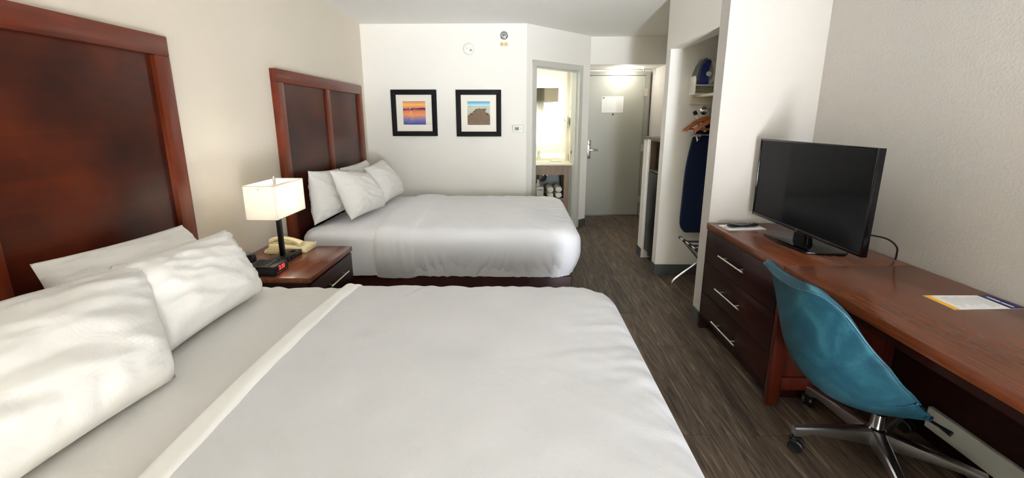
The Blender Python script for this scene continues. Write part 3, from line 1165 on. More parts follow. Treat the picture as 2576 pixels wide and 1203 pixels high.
def picture(label, x0, x1, z0, z1, kind):
    t = thing('framed_picture', label, 'picture', ((x0 + x1) / 2, yw, z0), 'framed seaside pictures on the back wall')
    fw = 0.055
    mb = MB()
    d = 0.024
    mb.yprism([(x0, z0), (x1, z0), (x1 - fw, z0 + fw), (x0 + fw, z0 + fw)], yw - d, yw - 0.001, 0.002)
    mb.yprism([(x0, z1), (x0 + fw, z1 - fw), (x1 - fw, z1 - fw), (x1, z1)], yw - d, yw - 0.001, 0.002)
    mb.yprism([(x0, z0), (x0 + fw, z0 + fw), (x0 + fw, z1 - fw), (x0, z1)], yw - d, yw - 0.001, 0.002)
    mb.yprism([(x1, z0), (x1, z1), (x1 - fw, z1 - fw), (x1 - fw, z0 + fw)], yw - d, yw - 0.001, 0.002)
    mb.build('frame', M['frame_black'], t)
    MB().box(x0 + fw, x1 - fw, yw - 0.012, yw - 0.001, z0 + fw, z1 - fw).build('mat_board', M['mat_board'], t, smooth=0)
    cx, cz = (x0 + x1) / 2, (z0 + z1) / 2
    a, b, c, d = cx - 0.128, cx + 0.128, cz - 0.128, cz + 0.132
    yp = yw - 0.0125
    mb = MB()
    mb.box(a, b, yp, yw - 0.0115, c, d)
    W, H = b - a, d - c
    if kind == 'sun':
        mats = [sunset_mat(c, d, a, b), plain('boat_ink', (30, 20, 34), 0.5), plain('sun_ink', (255, 240, 180), 0.5), plain('glint_ink', (246, 196, 110), 0.5), plain('pale_glint_ink', (190, 184, 190), 0.5)]
        mb.mi = 2
        mb.cyl((a + W * .32, yp - 0.0006, c + H * .685), (a + W * .32, yp, c + H * .685), 0.006, seg=12)
        mb.mi = 1
        zz = c + H * .63
        mb.yprism([(a + W * .36, zz), (a + W * .43, zz), (a + W * .44, zz + .006), (a + W * .40, zz + .008), (a + W * .395, zz + .02), (a + W * .388, zz + .008), (a + W * .35, zz + .006)], yp - 0.0006, yp)
        mb.yprism([(a + W * .62, zz + .012), (b, zz + .010), (b, zz + .020), (a + W * .86, zz + .024)], yp - 0.0006, yp)
        rnd = random.Random(3)
        for k in range(34):
            mb.mi = 3 if k % 2 else 4
            f = rnd.random()
            zq = c + H * (0.08 + 0.5 * f)
            wq = W * (0.02 + 0.04 * rnd.random())
            xq = a + W * (.30 + (rnd.random() - .3) * .34 * (1.1 - f))
            if mb.mi == 4 and f > .5:
                mb.mi = 3
            mb.box(xq, min(b, xq + wq), yp - 0.0006, yp, zq, zq + 0.0022)
    else:
        mats = [pier_mat(c, d), plain('pier_brown_ink', (112, 84, 58), 0.5, var=0.25, vs=90), plain('pier_dark_ink', (44, 36, 32), 0.5), plain('pier_gap_ink', (74, 54, 38), 0.5)]
        mb.mi = 1
        mb.yprism([(a, c), (b, c), (b, c + H * .42), (a + W * .80, c + H * .56), (a + W * .68, c + H * .68), (a + W * .5, c + H * .70), (a + W * .36, c + H * .67), (a + W * .22, c + H * .52), (a, c + H * .40)], yp - 0.0005, yp)
        mb.mi = 3
        for k in range(14):
            f = k / 14
            zq = c + H * (.02 + .62 * f ** 0.8)
            inset = 0 if f < .55 else (f - .5) * W * .55
            mb.box(a + inset, b - inset, yp - 0.0009, yp, zq, zq + 0.0024 * (1.1 - f))
        mb.mi = 2
        for (u, v, wq, hq) in ((.12, .42, .09, .08), (.27, .55, .06, .05), (.37, .64, .05, .04), (.53, .69, .03, .03), (.66, .66, .04, .04), (.72, .58, .06, .12), (.80, .60, .03, .12), (.83, .42, .10, .08), (.10, .80, .05, .02)):
            mb.box(a + W * u, a + W * (u + wq), yp - 0.0012, yp, c + H * v, c + H * (v + hq))
    mb.build('print', mats, t, smooth=0)


picture('black framed sunset seascape hanging nearest the bed headboard', -1.439, -0.925, 1.240, 1.754, 'sun')
picture('black framed wooden pier picture hanging nearer the thermostat', -0.706, -0.197, 1.236, 1.752, 'pier')

# smoke detector
t = thing('smoke_detector', 'round white smoke detector on the back wall above the pictures', 'smoke detector', (-0.548, yw, 2.183))
MB().lathe((-0.548, yw, 2.183), (0, -1, 0), [(0.068, 0), (0.068, 0.012), (0.060, 0.014), (0.060, 0.026), (0.056, 0.036), (0.040, 0.042), (0.001, 0.043)], 36).build('body', M['white_plastic'], t)
mb = MB().tube([(-0.548 + 0.044 * math.cos(a) + 0.006, yw - 0.0425, 2.15 + 0.040 * math.sin(a)) for a in [PI * (0.1 + 0.7 * k / 12) for k in range(13)]], 0.0015, 6)
mb.build('seam', M['greyink'], t)
mb = MB().box(-0.535, -0.515, yw - 0.0435, yw - 0.040, 2.158, 2.176, 0.001)
mb.mi = 1
mb.box(-0.530, -0.520, yw - 0.0442, yw - 0.041, 2.162, 2.172)
mb.build('test_button', [M['darkink'], M['greyink']], t)

# sidewall sprinkler and tag
t = thing('sprinkler', 'round chrome sidewall sprinkler high on the back wall', 'sprinkler', (-0.14, yw, 2.326))
MB().lathe((-0.162, yw, 2.326), (0, -1, 0), [(0.045, 0), (0.045, 0.006), (0.038, 0.014), (0.034, 0.015), (0.030, 0.008), (0.001, 0.008)], 32).build('escutcheon', M['chrome'], t)
mb = MB().cyl((-0.162, yw - 0.006, 2.326), (-0.162, yw - 0.03, 2.326), 0.010, seg=14)
mb.tube([(-0.180, yw - 0.02, 2.326), (-0.176, yw - 0.045, 2.326), (-0.162, yw - 0.052, 2.326), (-0.148, yw - 0.045, 2.326), (-0.144, yw - 0.02, 2.326)], 0.003, 8)
mb.box(-0.184, -0.140, yw - 0.056, yw - 0.052, 2.334, 2.338)
mb.build('head', M['steel'], t)
t = thing('warning_sticker', 'small tan and orange warning sticker under the wall sprinkler', 'sticker', (-0.162, yw, 2.234))
MB().box(-0.206, -0.118, yw - 0.001, yw, 2.215, 2.254).build('paper', plain('sticker_paper', (222, 206, 170), 0.7), t, smooth=0)
mb = MB().tube([(-0.186 + 0.013 * math.cos(a), yw - 0.0012, 2.235 + 0.013 * math.sin(a)) for a in [2 * PI * k / 20 for k in range(20)]], 0.002, 6, True)
mb.box(-0.189, -0.183, yw - 0.0016, yw - 0.0008, 2.226, 2.244)
mb.tube([(-0.195, yw - 0.0014, 2.244), (-0.177, yw - 0.0014, 2.226)], 0.0018, 6)
mb.mi = 1
for k in range(5):
    mb.box(-0.160 + 0.003 * (k % 2), -0.124, yw - 0.0016, yw - 0.0008, 2.219 + k * 0.0068, 2.2225 + k * 0.0068)
mb.build('printed_symbol', [M['orangeink'], M['tanink']], t, smooth=0)

# thermostat
t = thing('thermostat', 'small white wall thermostat with green screen beside the pier picture', 'thermostat', (-0.008, yw, 1.323))
MB().box(-0.071, 0.056, yw - 0.026, yw, 1.282, 1.364, 0.006).build('body', M['white_plastic'], t)
MB().box(-0.042, 0.005, yw - 0.0275, yw - 0.025, 1.305, 1.343).build('screen', M['lcd'], t, smooth=0)
mb = MB()
mb.mesh(textmesh('64', 0.036, 0.0005, basis((-0.02, yw - 0.0282, 1.324), (1, 0, 0), (0, 0, 1))))
mb.build('digits', M['lcdink'], t, smooth=0)
MB().yprism([(0.022, 1.330), (0.032, 1.330), (0.027, 1.338)], yw - 0.0285, yw - 0.0255).build('button', M['darkink'], t, smooth=0)
MB().yprism([(0.022, 1.320), (0.027, 1.312), (0.032, 1.320)], yw - 0.0285, yw - 0.0255).build('button', M['darkink'], t, smooth=0)

# notice on the entry door
t = thing('door_notice', 'white printed notice sheet on the grey entry door', 'sign', (1.348, YE - 0.046, 1.63))
ys = YE - 0.0455
MB().box(1.195, 1.502, ys - 0.0015, ys, 1.522, 1.748).build('sheet', plain('notice_paper', (214, 214, 208), 0.7), t, smooth=0)
mb = MB().box(1.206, 1.230, ys - 0.0022, ys - 0.0012, 1.714, 1.738)
mb.mi = 1
mb.box(1.2155, 1.2205, ys - 0.0026, ys - 0.0012, 1.717, 1.728)
mb.box(1.2155, 1.2205, ys - 0.0026, ys - 0.0012, 1.730, 1.734)
mb.build('emblem', [M['navyink'], M['white']], t, smooth=0)
mb = MB()
rnd = random.Random(5)
mb.box(1.245, 1.37, ys - 0.002, ys - 0.0012, 1.728, 1.733)
mb.box(1.27, 1.34, ys - 0.002, ys - 0.0012, 1.717, 1.721)
for r in range(9):
    z = 1.70 - r * 0.0185
    x = 1.225
    while x < 1.35:
        wq = 0.008 + rnd.random() * 0.02
        mb.box(x, min(1.352, x + wq), ys - 0.002, ys - 0.0012, z - 0.0035, z)
        x += wq + 0.006
    mb.box(1.366, 1.374, ys - 0.002, ys - 0.0012, z - 0.0035, z)
for r in range(18):
    z = 1.732 - r * 0.0112
    mb.box(1.396, 1.49 - rnd.random() * 0.02, ys - 0.002, ys - 0.0012, z - 0.004, z)
mb.build('printed_text', M['greyink'], t, smooth=0)

# entry downlight and sprinkler
t = thing('downlight', 'lit round recessed downlight over the entry door', 'ceiling light', (1.46, 5.92, 2.11))
MB().lathe((1.46, 5.92, 2.114), (0, 0, -1), [(0.085, 0), (0.085, 0.006), (0.062, 0.010), (0.058, 0.004), (0.001, 0.004)], 32).build('trim_ring', M['white_plastic'], t)
MB().cyl((1.46, 5.92, 2.1065), (1.46, 5.92, 2.1095), 0.056, seg=28).build('lens', emit('downlight_glow', (255, 246, 225), 8), t)
dl = bpy.data.lights.new('downlight_light', 'POINT')
dl.energy = 3.8
dl.color = (1.0, 0.97, 0.9)
dl.shadow_soft_size = 0.045
do = bpy.data.objects.new('downlight_light', dl)
COL.objects.link(do)
do.location = (1.46, 5.92, 2.055)
t = thing('pendent_sprinkler', 'chrome pendent sprinkler beside the entry downlight', 'sprinkler', (1.72, 5.98, 2.07))
MB().lathe((1.72, 5.98, 2.114), (0, 0, -1), [(0.034, 0), (0.034, 0.004), (0.014, 0.012), (0.001, 0.012)], 24).build('escutcheon', M['white_plastic'], t)
mb = MB().cyl((1.72, 5.98, 2.105), (1.72, 5.98, 2.075), 0.008, seg=12)
mb.cyl((1.72, 5.98, 2.058), (1.72, 5.98, 2.055), 0.016, seg=16)
mb.tube([(1.732, 5.98, 2.085), (1.734, 5.98, 2.07), (1.72, 5.98, 2.057)], 0.002, 6)
mb.tube([(1.708, 5.98, 2.085), (1.706, 5.98, 2.07), (1.72, 5.98, 2.057)], 0.002, 6)
mb.build('head', M['steel'], t)

# ------------------------------------------------------------------ bathroom contents
t = thing('bathroom_mirror', 'backlit bathroom mirror reflecting the window curtain', 'mirror', (0.0, BY, 1.1))
MB().box(-0.40, 0.545, BY - 0.035, BY - 0.030, 1.108, 1.847).build('glass', M['mirror'], t, smooth=0)
MB().box(-0.36, 0.505, BY - 0.0295, BY - 0.002, 1.148, 1.807).build('backing', M['white_plastic'], t)
mb = MB()
for b in ((-0.38, 0.525, 1.125, 1.135), (-0.38, 0.525, 1.82, 1.83)):
    mb.box(b[0], b[1], BY - 0.028, BY - 0.02, b[2], b[3])
for b in ((0.515, 0.525, 1.136, 1.819), (-0.38, -0.37, 1.136, 1.819)):
    mb.box(b[0], b[1], BY - 0.028, BY - 0.02, b[2], b[3])
mb.build('backlight', emit('mirror_backlight', (255, 250, 214), 5.5), t, smooth=0)
area('bathroom_ceiling_light', (-0.05, 5.45, 2.08), (0, 0, 0), 0.5, 0.3, 4.8, (1.0, 0.98, 0.86))
t = thing('ceiling_lamp', 'flat white lamp on the bathroom ceiling', 'ceiling light', (-0.05, 5.45, 2.09))
MB().box(-0.3, 0.2, 5.3, 5.6, 2.085, 2.10, 0.004).build('housing', M['white_plastic'], t)
struct(MB().box(0.30, 0.40, BY - 0.006, BY, 1.97, 2.0), 'trim_3', M['white_plastic'])

t = thing('vanity', 'walnut bathroom vanity with open lower shelf under cream countertop', 'vanity', (0.05, 5.65, 0))
VF = 5.40
mb = MB().box(-0.70, 0.70, VF - 0.015, BY - 0.002, 0.838, 0.862, 0.003)
mb.box(-0.70, 0.70, BY - 0.02, BY - 0.002, 0.862, 0.95)
mb.box(0.10, 0.42, VF + 0.08, VF + 0.36, 0.8615, 0.872, 0.004)
mb.build('countertop', M['ctop'], t)
MB().box(-0.70, 0.598, VF, VF + 0.02, 0.712, 0.838).build('apron', M['vanwood'], t, smooth=0)
MB().box(0.598, 0.665, VF, VF + 0.45, 0.0, 0.838).build('end_panel', M['vanwood'], t, smooth=0)
MB().box(-0.70, 0.598, VF + 0.0, VF + 0.42, 0.37, 0.40).build('shelf', M['vanwood'], t, smooth=0)
MB().box(-0.70, 0.598, BY - 0.03, BY - 0.004, 0.40, 0.838).build('back_panel', M['greywall'], t, smooth=0)
mb = MB().tube([(0.30, 5.62, 0.838), (0.30, 5.62, 0.63), (0.32, 5.65, 0.60), (0.36, 5.70, 0.60), (0.38, 5.74, 0.63), (0.38, 5.88, 0.66)], 0.018, 12)
mb.lathe((0.38, BY - 0.032, 0.66), (0, -1, 0), [(0.04, 0), (0.036, 0.008), (0.001, 0.008)], 20)
mb.lathe((0.52, BY - 0.032, 0.70), (0, -1, 0), [(0.035, 0), (0.032, 0.008), (0.001, 0.008)], 20)
mb.tube([(0.52, 5.86, 0.70), (0.52, 5.82, 0.70), (0.52, 5.81, 0.76), (0.50, 5.80, 0.84)], 0.008, 8)
mb.cyl((0.52, 5.83, 0.685), (0.52, 5.80, 0.685), 0.014, seg=12)
mb.build('drain_pipe', M['steel'], t)
t = thing('faucet', 'chrome faucet at the bathroom basin', 'faucet', (0.285, 5.81, 0.862))
mb = MB().lathe((0.285, 5.80, 0.862), (0, 0, 1), [(0.028, 0), (0.026, 0.01), (0.018, 0.015), (0.017, 0.10), (0.02, 0.105), (0.018, 0.13), (0.001, 0.132)], 20)
mb.build('body', M['chrome'], t)
MB().tube([(0.285, 5.80, 0.94), (0.285, 5.74, 0.965), (0.285, 5.69, 0.96), (0.285, 5.675, 0.945)], 0.010, 10).build('spout', M['chrome'], t)
MB().box(0.277, 0.293, 5.74, 5.81, 0.993, 1.003, 0.003).build('lever', M['chrome'], t)

t = thing('hair_dryer', 'pale wall mounted hair dryer in the bathroom', 'hair dryer', (0.67, BY, 1.40))
MB().box(0.615, 0.705, BY - 0.06, BY - 0.001, 1.33, 1.46, 0.008).build('wall_holder', M['white_plastic'], t)
mb = MB().lathe((0.657, BY - 0.061, 1.435), (0, -1, 0), [(0.036, 0), (0.040, 0.02), (0.036, 0.045), (0.028, 0.05), (0.001, 0.048)], 24)
mb.build('body', M['greenb'], t)
MB().lathe((0.657, BY - 0.110, 1.435), (0, -1, 0), [(0.025, 0), (0.025, 0.003), (0.001, 0.003)], 20).build('intake_grille', M['steel'], t)
MB().hexa([(0.642, BY - 0.10, 1.27), (0.668, BY - 0.10, 1.27), (0.668, BY - 0.07, 1.27), (0.642, BY - 0.07, 1.27), (0.640, BY - 0.105, 1.41), (0.674, BY - 0.105, 1.41), (0.674, BY - 0.065, 1.41), (0.640, BY - 0.065, 1.41)], 0.004).build('handle', M['greenb'], t)
cp = []
for k in range(120):
    u = k / 119
    a = u * 2 * PI * 18
    base = Vector((0.655 + 0.02 * math.sin(u * 5), BY - 0.05, 1.27 - 0.30 * u))
    cp.append(base + Vector((0.006 * math.cos(a), 0.006 * math.sin(a), 0)))
cp += [(0.60 + 0.02 * math.sin(k), BY - 0.03, 0.97 + 0.0 * k) for k in range(0)]
MB().tube(cp, 0.0025, 6).build('cord', M['white_plastic'], t)
t = thing('robe_hook', 'small metal hook on the bathroom wall above the hair dryer', 'hook', (0.70, 5.86, 1.58))
MB().tube([(0.709, 5.70, 1.61), (0.695, 5.70, 1.605), (0.685, 5.70, 1.59), (0.69, 5.70, 1.57), (0.705, 5.70, 1.56)], 0.004, 8).build('prong', M['nickel'], t)
MB().box(0.703, 0.71, 5.69, 5.71, 1.55, 1.62, 0.001).build('plate', M['nickel'], t)


def towel(label, cx, cy, z, L, r, seed):
    mb = MB()
    rows = []
    for k in range(16):
        u = k / 15
        rr = r * (0.88 + 0.12 * math.sin(PI * u))
        rows.append([(cx + rr * 1.15 * math.cos(a) * (1 + 0.05 * nz(a, u * 3, seed)), cy + L * u, z + r * 0.9 + rr * 0.9 * math.sin(a) * (1 + 0.04 * nz(a * 2, u * 3, seed))) for a in [2 * PI * q / 24 for q in range(24)]])
    V = mb.grid(rows, True)
    mb.bm.faces.new(V[-1])
    # spiral front face
    for k in (0.78, 0.5, 0.25):
        mb.tube([(cx + r * 1.15 * k * math.cos(a), cy - 0.002, z + r * 0.9 + r * 0.9 * k * math.sin(a)) for a in [2 * PI * q / 18 for q in range(18)]], r * 0.13, 6, True)
    mb.bm.faces.new(V[0][::-1])
    o = mb.build('rolled_towel', M['towel'], None, origin=(cx, cy + L / 2, z), smooth=60)
    return tag(o, label, 'towel', 'rolled towels on the vanity shelf')


towel('rolled white towel on top at the right of the vanity shelf', 0.535, VF + 0.02, 0.478, 0.3, 0.042, 1)
towel('rolled white towel on top beside the tissue box', 0.425, VF + 0.02, 0.474, 0.3, 0.041, 2)
towel('lower rolled white towel at the right of the vanity shelf', 0.535, VF + 0.02, 0.401, 0.3, 0.042, 3)
towel('lower rolled white towel in the middle of vanity shelf', 0.425, VF + 0.02, 0.401, 0.3, 0.040, 4)
t = thing('tissue_box', 'small white printed box on the vanity shelf beside the towels', 'box', (0.29, VF + 0.1, 0.401))
MB().box(0.245, 0.335, VF + 0.03, VF + 0.16, 0.401, 0.54, 0.004).build('carton', M['white'], t)
mb = MB()
for k in range(4):
    mb.box(0.258 + 0.018 * k, 0.268 + 0.018 * k, VF + 0.0292, VF + 0.031, 0.495 + 0.006 * (k % 2), 0.515)
mb.build('printed_mark', M['darkink'], t, smooth=0)
t = tag(MB().lathe((0.27, VF + 0.22, 0.401), (0, 0, 1), [(0.03, 0), (0.032, 0.01), (0.032, 0.15), (0.014, 0.18), (0.014, 0.22), (0.001, 0.221)], 20).build('bottle', M['white_plastic'], None, origin=(0.27, VF + 0.22, 0.401)), 'white bottle standing behind the box on vanity shelf', 'bottle')
t = tag(MB().box(0.44, 0.58, 5.60, 5.78, 0.8625, 0.878, 0.004).build('washcloth', M['towel'], None, origin=(0.51, 5.69, 0.8625)), 'folded white washcloth lying on the bathroom countertop', 'towel')

# ------------------------------------------------------------------ closet contents
t = thing('closet_shelf', 'cream wooden closet shelf carrying the iron', 'shelf', (1.69, 3.27, 1.6))
MB().box(1.505, XR - 0.001, YC1 + 0.001, YC2 - 0.001, 1.612, 1.634, 0.002).build('board', M['shelfw'], t)
MB().box(1.474, XR - 0.001, YC2 - 0.032, YC2 - 0.001, 1.556, 1.6115, 0.002).build('cleat', M['shelfw'], t)
MB().box(1.52, XR - 0.001, YC1 + 0.001, YC1 + 0.03, 1.556, 1.6115, 0.002).build('cleat', M['shelfw'], t)
RX, RZ = 1.60, 1.505
t = thing('closet_rod', 'chrome closet rod holding the wooden hangers', 'rod', (RX, 3.27, RZ))
MB().cyl((RX, YC1, RZ), (RX, YC2, RZ), 0.012, seg=18).build('rod', M['chrome'], t)
for y, d in ((YC2, -1), (YC1, 1)):
    MB().lathe((RX, y, RZ), (0, d, 0), [(0.034, 0), (0.034, 0.006), (0.02, 0.014), (0.02, 0.03), (0.001, 0.03)], 24).build('flange', M['chrome'], t)


def hanger(label, y, tilt):
    t = thing('coat_hanger', label, 'hanger', (RX, y, RZ + 0.012), 'wooden hangers on the closet rod', local=True, rotz=tilt)
    mb = MB()
    for s in (-1, 1):
        rows = []
        for k in range(13):
            u = k / 12
            x = s * 0.222 * u
            z = -0.075 - 0.105 * u ** 1.35 + 0.012 * math.sin(PI * u)
            hw_ = 0.007 + 0.006 * u
            hh_ = 0.017 - 0.006 * u
            rows.append([(x, hw_ * math.cos(a), z + hh_ * math.sin(a)) for a in [2 * PI * q / 12 for q in range(12)]])
        V = mb.grid(rows, True)
        mb.bm.faces.new(V[-1])
        mb.bm.faces.new(V[0])
    mb.build('shoulders', M['hanger'], t)
    MB().cyl((-0.19, 0, -0.165), (0.19, 0, -0.165), 0.006, seg=10).build('bar', M['hanger'], t)
    hk = [(0, 0, -0.07), (0, 0, -0.038)] + [(0.0155 * math.sin(a), 0, -0.014 - 0.0155 * math.cos(a) + 0.0) for a in [PI * (0.25 + 1.35 * k / 14) for k in range(15)]]
    MB().tube(hk, 0.0025, 8).build('hook', M['steel'], t)


hanger('wooden coat hanger farthest back on the closet rod', 3.57, 0.10)
hanger('second wooden coat hanger from the back of the closet', 3.50, 0.04)
hanger('third wooden coat hanger from the back of the closet', 3.36, 0.06)
hanger('wooden coat hanger at the front of the closet rod', 3.29, -0.02)

# iron in its holder
t = thing('iron_holder', 'white iron holder with stored cord on the closet shelf', 'iron holder', (1.62, 3.5, 1.635))
IY0, IY1 = 3.575, 3.69
mb = MB().box(1.46, 1.745, IY0, IY1, 1.6345, 1.643, 0.003)
mb.box(1.46, 1.745, IY0, IY1, 1.705, 1.713, 0.003)
mb.yprism([(1.46, 1.643), (1.468, 1.643), (1.468, 1.745), (1.46, 1.785)], IY0, IY1, 0.002)
mb.box(1.468, 1.745, IY1 - 0.006, IY1, 1.643, 1.82, 0.002)
mb.build('body', M['white_plastic'], t)
mb = MB()
for k in range(5):
    mb.tube([(1.49 + 0.2 * u, IY0 + 0.03 + 0.012 * k % 0.05 + 0.01 * math.sin(6 * u + k), 1.650 + 0.010 * k + 0.005 * math.sin(9 * u + 2 * k)) for u in [q / 14 for q in range(15)]], 0.004, 8)
mb.build('power_cord', M['cordtan'], t)
t = thing('clothes_iron', 'blue and white clothes iron standing in the closet holder', 'iron', (1.62, 3.5, 1.714))
iy = 3.628
sole = [(1.462, 1.7145), (1.469, 1.80), (1.489, 1.865), (1.517, 1.91), (1.539, 1.925)]
mb = MB()
left = sole
inner = [(x + 0.018 - 0.006 * i / 4, z - 0.004 * i) for i, (x, z) in enumerate(sole)]
mb.yprism(left + inner[::-1], iy - 0.05, iy + 0.05, 0.003)
mb.build('soleplate', M['iron_grey'], t)
blue = [(1.483, 1.716), (1.488, 1.80), (1.506, 1.862), (1.529, 1.897), (1.557, 1.918), (1.585, 1.90), (1.572, 1.86), (1.557, 1.80), (1.569, 1.75), (1.577, 1.716)]
MB().yprism(blue, iy - 0.046, iy + 0.046, 0.008).build('body', M['iron_blue'], t)
mb = MB()
hpts = [(1.582, iy, 1.905), (1.607, iy, 1.895), (1.629, iy, 1.85), (1.635, iy, 1.80), (1.623, iy, 1.755), (1.592, iy, 1.732), (1.562, iy, 1.728)]
mb.tube(hpts, [0.022, 0.024, 0.020, 0.019, 0.021, 0.022, 0.018], 12)
mb.build('handle', M['white_plastic'], t)
MB().lathe((1.565, iy - 0.044, 1.80), (0, -1, 0), [(0.02, 0), (0.02, 0.01), (0.016, 0.014), (0.001, 0.014)], 20).build('dial', M['white_plastic'], t)

# ironing board hanging on the far wall of the closet
t = thing('ironing_board', 'navy covered ironing board standing against the closet wall', 'ironing board', (1.66, 3.66, 0.42))
bp = []
xl, xr, z0, z1 = 1.458, 1.866, 0.425, 1.44
xm = (xl + xr) / 2


def bw(z):
    u = (z - z0) / (z1 - z0)
    return 0.204 * (1 - 0.10 * u - 0.55 * max(0, u - 0.45) ** 2 * 2.2 - 0.25 * max(0, u - 0.85) * 3)


zs = [z0 + (z1 - z0) * k / 24 for k in range(25)]
rt = [(xm + bw(z) - (0.05 * (1 - k / 2.0) ** 2 if k < 2 else 0), z) for k, z in enumerate(zs)]
lf = [(xm - bw(z) + (0.05 * (1 - k / 2.0) ** 2 if k < 2 else 0), z) for k, z in enumerate(zs)]
MB().yprism(rt + lf[::-1], 3.635, 3.665, 0.008).build('cover', M['navy'], t)
mb = MB()
mb.tube([(1.60, 3.675, 0.50), (1.60, 3.675, 1.25)], 0.010, 10)
mb.tube([(1.72, 3.675, 0.50), (1.72, 3.675, 1.25)], 0.010, 10)
mb.tube([(1.60, 3.62, 1.33), (1.50, 3.62, 1.48)], 0.013, 12)
mb.build('leg_frame', M['white_plastic'], t)
MB().cyl((1.507, 3.62, 1.47), (1.489, 3.62, 1.497), 0.0165, seg=14).build('foot_cap', M['black'], t)
mb = MB().box(1.50, 1.56, 3.60, 3.634, 1.285, 1.31, 0.003)
mb.tube([(1.48, 3.615, 1.30), (1.75, 3.615, 1.30)], 0.006, 8)
mb.tube([(1.52, 3.61, 1.30), (1.53, 3.60, 1.25), (1.55, 3.61, 1.27)], 0.008, 8)
mb.build('hanging_hook', M['chrome'], t)

# luggage rack
t = thing('luggage_rack', 'folding chrome luggage rack with black straps on the closet floor', 'luggage rack', (1.57, 3.2, 0))
ya, yb2 = 2.91, 3.46
ztp = 0.425
mb = MB()
mb2 = MB()
for y in (ya, yb2):
    mb.tube(smooth_path([(1.405, y, ztp), (1.44, y, ztp - 0.035), (1.59, y, 0.225), (1.74, y, 0.07), (1.772, y, 0.036), (1.785, y, 0.004)], 5), 0.0115, 12)
    yy = y - 0.028
    mb2.tube(smooth_path([(1.80, yy, ztp), (1.765, yy, ztp - 0.035), (1.58, yy, 0.235), (1.40, yy, 0.085), (1.358, yy, 0.045), (1.340, yy, 0.004)], 5), 0.0115, 12)
mb.tube([(1.405, ya, ztp), (1.405, yb2, ztp)], 0.0115, 12)
mb2.tube([(1.80, ya - 0.028, ztp), (1.80, yb2 - 0.028, ztp)], 0.0115, 12)
mb.build('leg_frame', M['chrome'], t)
mb2.build('leg_frame', M['chrome'], t)
for y in (2.98, 3.10, 3.22, 3.34):
    s = MB()
    s.box(1.405, 1.80, y, y + 0.045, ztp - 0.002, ztp + 0.001)
    for x in (1.405, 1.80):
        s.cyl((x, y, ztp), (x, y + 0.045, ztp), 0.0145, seg=14)
    s.build('strap', M['blackstrap'], t)
for x, y in ((1.405, yb2), (1.80, yb2 - 0.028)):
    MB().cyl((x, y, ztp), (x, y + 0.022, ztp), 0.014, seg=12).build('end_cap', M['black'], t)

# ------------------------------------------------------------------ nook: refrigerator, cabinet, microwave
t = thing('refrigerator', 'small black refrigerator in the nook beyond the closet', 'refrigerator', (1.6, 4.0, 0))
MB().box(1.355, 1.86, 3.825, 4.17, 0.03, 0.918, 0.004).build('body', M['fridge'], t)
MB().box(1.312, 1.353, 3.825, 4.17, 0.10, 0.918, 0.008).build('door', M['fridge'], t)
for y in (3.86, 4.14):
    for x in (1.40, 1.82):
        MB().cyl((x, y, 0), (x, y, 0.031), 0.016, seg=12).build('foot', M['black'], t)
t = thing('microwave_cabinet', 'open walnut cabinet box above the small refrigerator', 'cabinet', (1.6, 4.0, 0.925))
mb = MB().box(1.32, XR - 0.005, 3.81, 3.822, 0.925, 1.234)
mb.box(1.32, XR - 0.005, 4.17, 4.182, 0.925, 1.234)
mb.box(1.32, XR - 0.005, 3.822, 4.17, 0.925, 0.94)
mb.box(1.32, XR - 0.005, 3.822, 4.17, 1.22, 1.234)
mb.box(XR - 0.02, XR - 0.005, 3.822, 4.17, 0.94, 1.22)
mb.build('box', M['nookwood'], t, smooth=0)
MB().box(1.30, XR - 0.005, 3.805, 4.174, 1.2345, 1.2565, 0.002).build('top', M['nookwood'], t)
t = thing('microwave', 'black microwave oven inside the walnut cabinet', 'microwave', (1.6, 3.97, 0.94))
MB().box(1.37, 1.80, 3.835, 4.10, 0.948, 1.165, 0.004).build('body', M['black'], t)
MB().box(1.352, 1.369, 3.835, 4.10, 0.952, 1.162, 0.006).build('door', M['black_gloss'], t)
for x in (1.40, 1.77):
    for y in (3.86, 4.07):
        MB().cyl((x, y, 0.94), (x, y, 0.949), 0.012, seg=10).build('foot', M['black'], t)

# ------------------------------------------------------------------ dresser + desk
FXD, DY0, DY1, DZ = 1.271, 1.885, YC0 - 0.010, 0.752
BACK = XR - 0.012
t = thing('dresser', 'dark cherry dresser with three drawers under the television', 'dresser', (1.58, 2.3, 0))
MB().box(FXD - 0.004, BACK, DY0 + 0.001, DY1, DZ - 0.040, DZ, 0.002).build('top', M['desk_top'], t)
mb = MB().box(FXD + 0.020, BACK, DY0 + 0.028, DY1 - 0.004, 0.10, DZ - 0.040)
mb.box(FXD + 0.06, BACK, DY0 + 0.06, DY1 - 0.02, 0.0, 0.10)
mb.box(FXD, FXD + 0.05, DY1 - 0.03, DY1 - 0.004, 0.0, 0.10)
mb.build('carcass', M['desk_dark'], t, smooth=0)
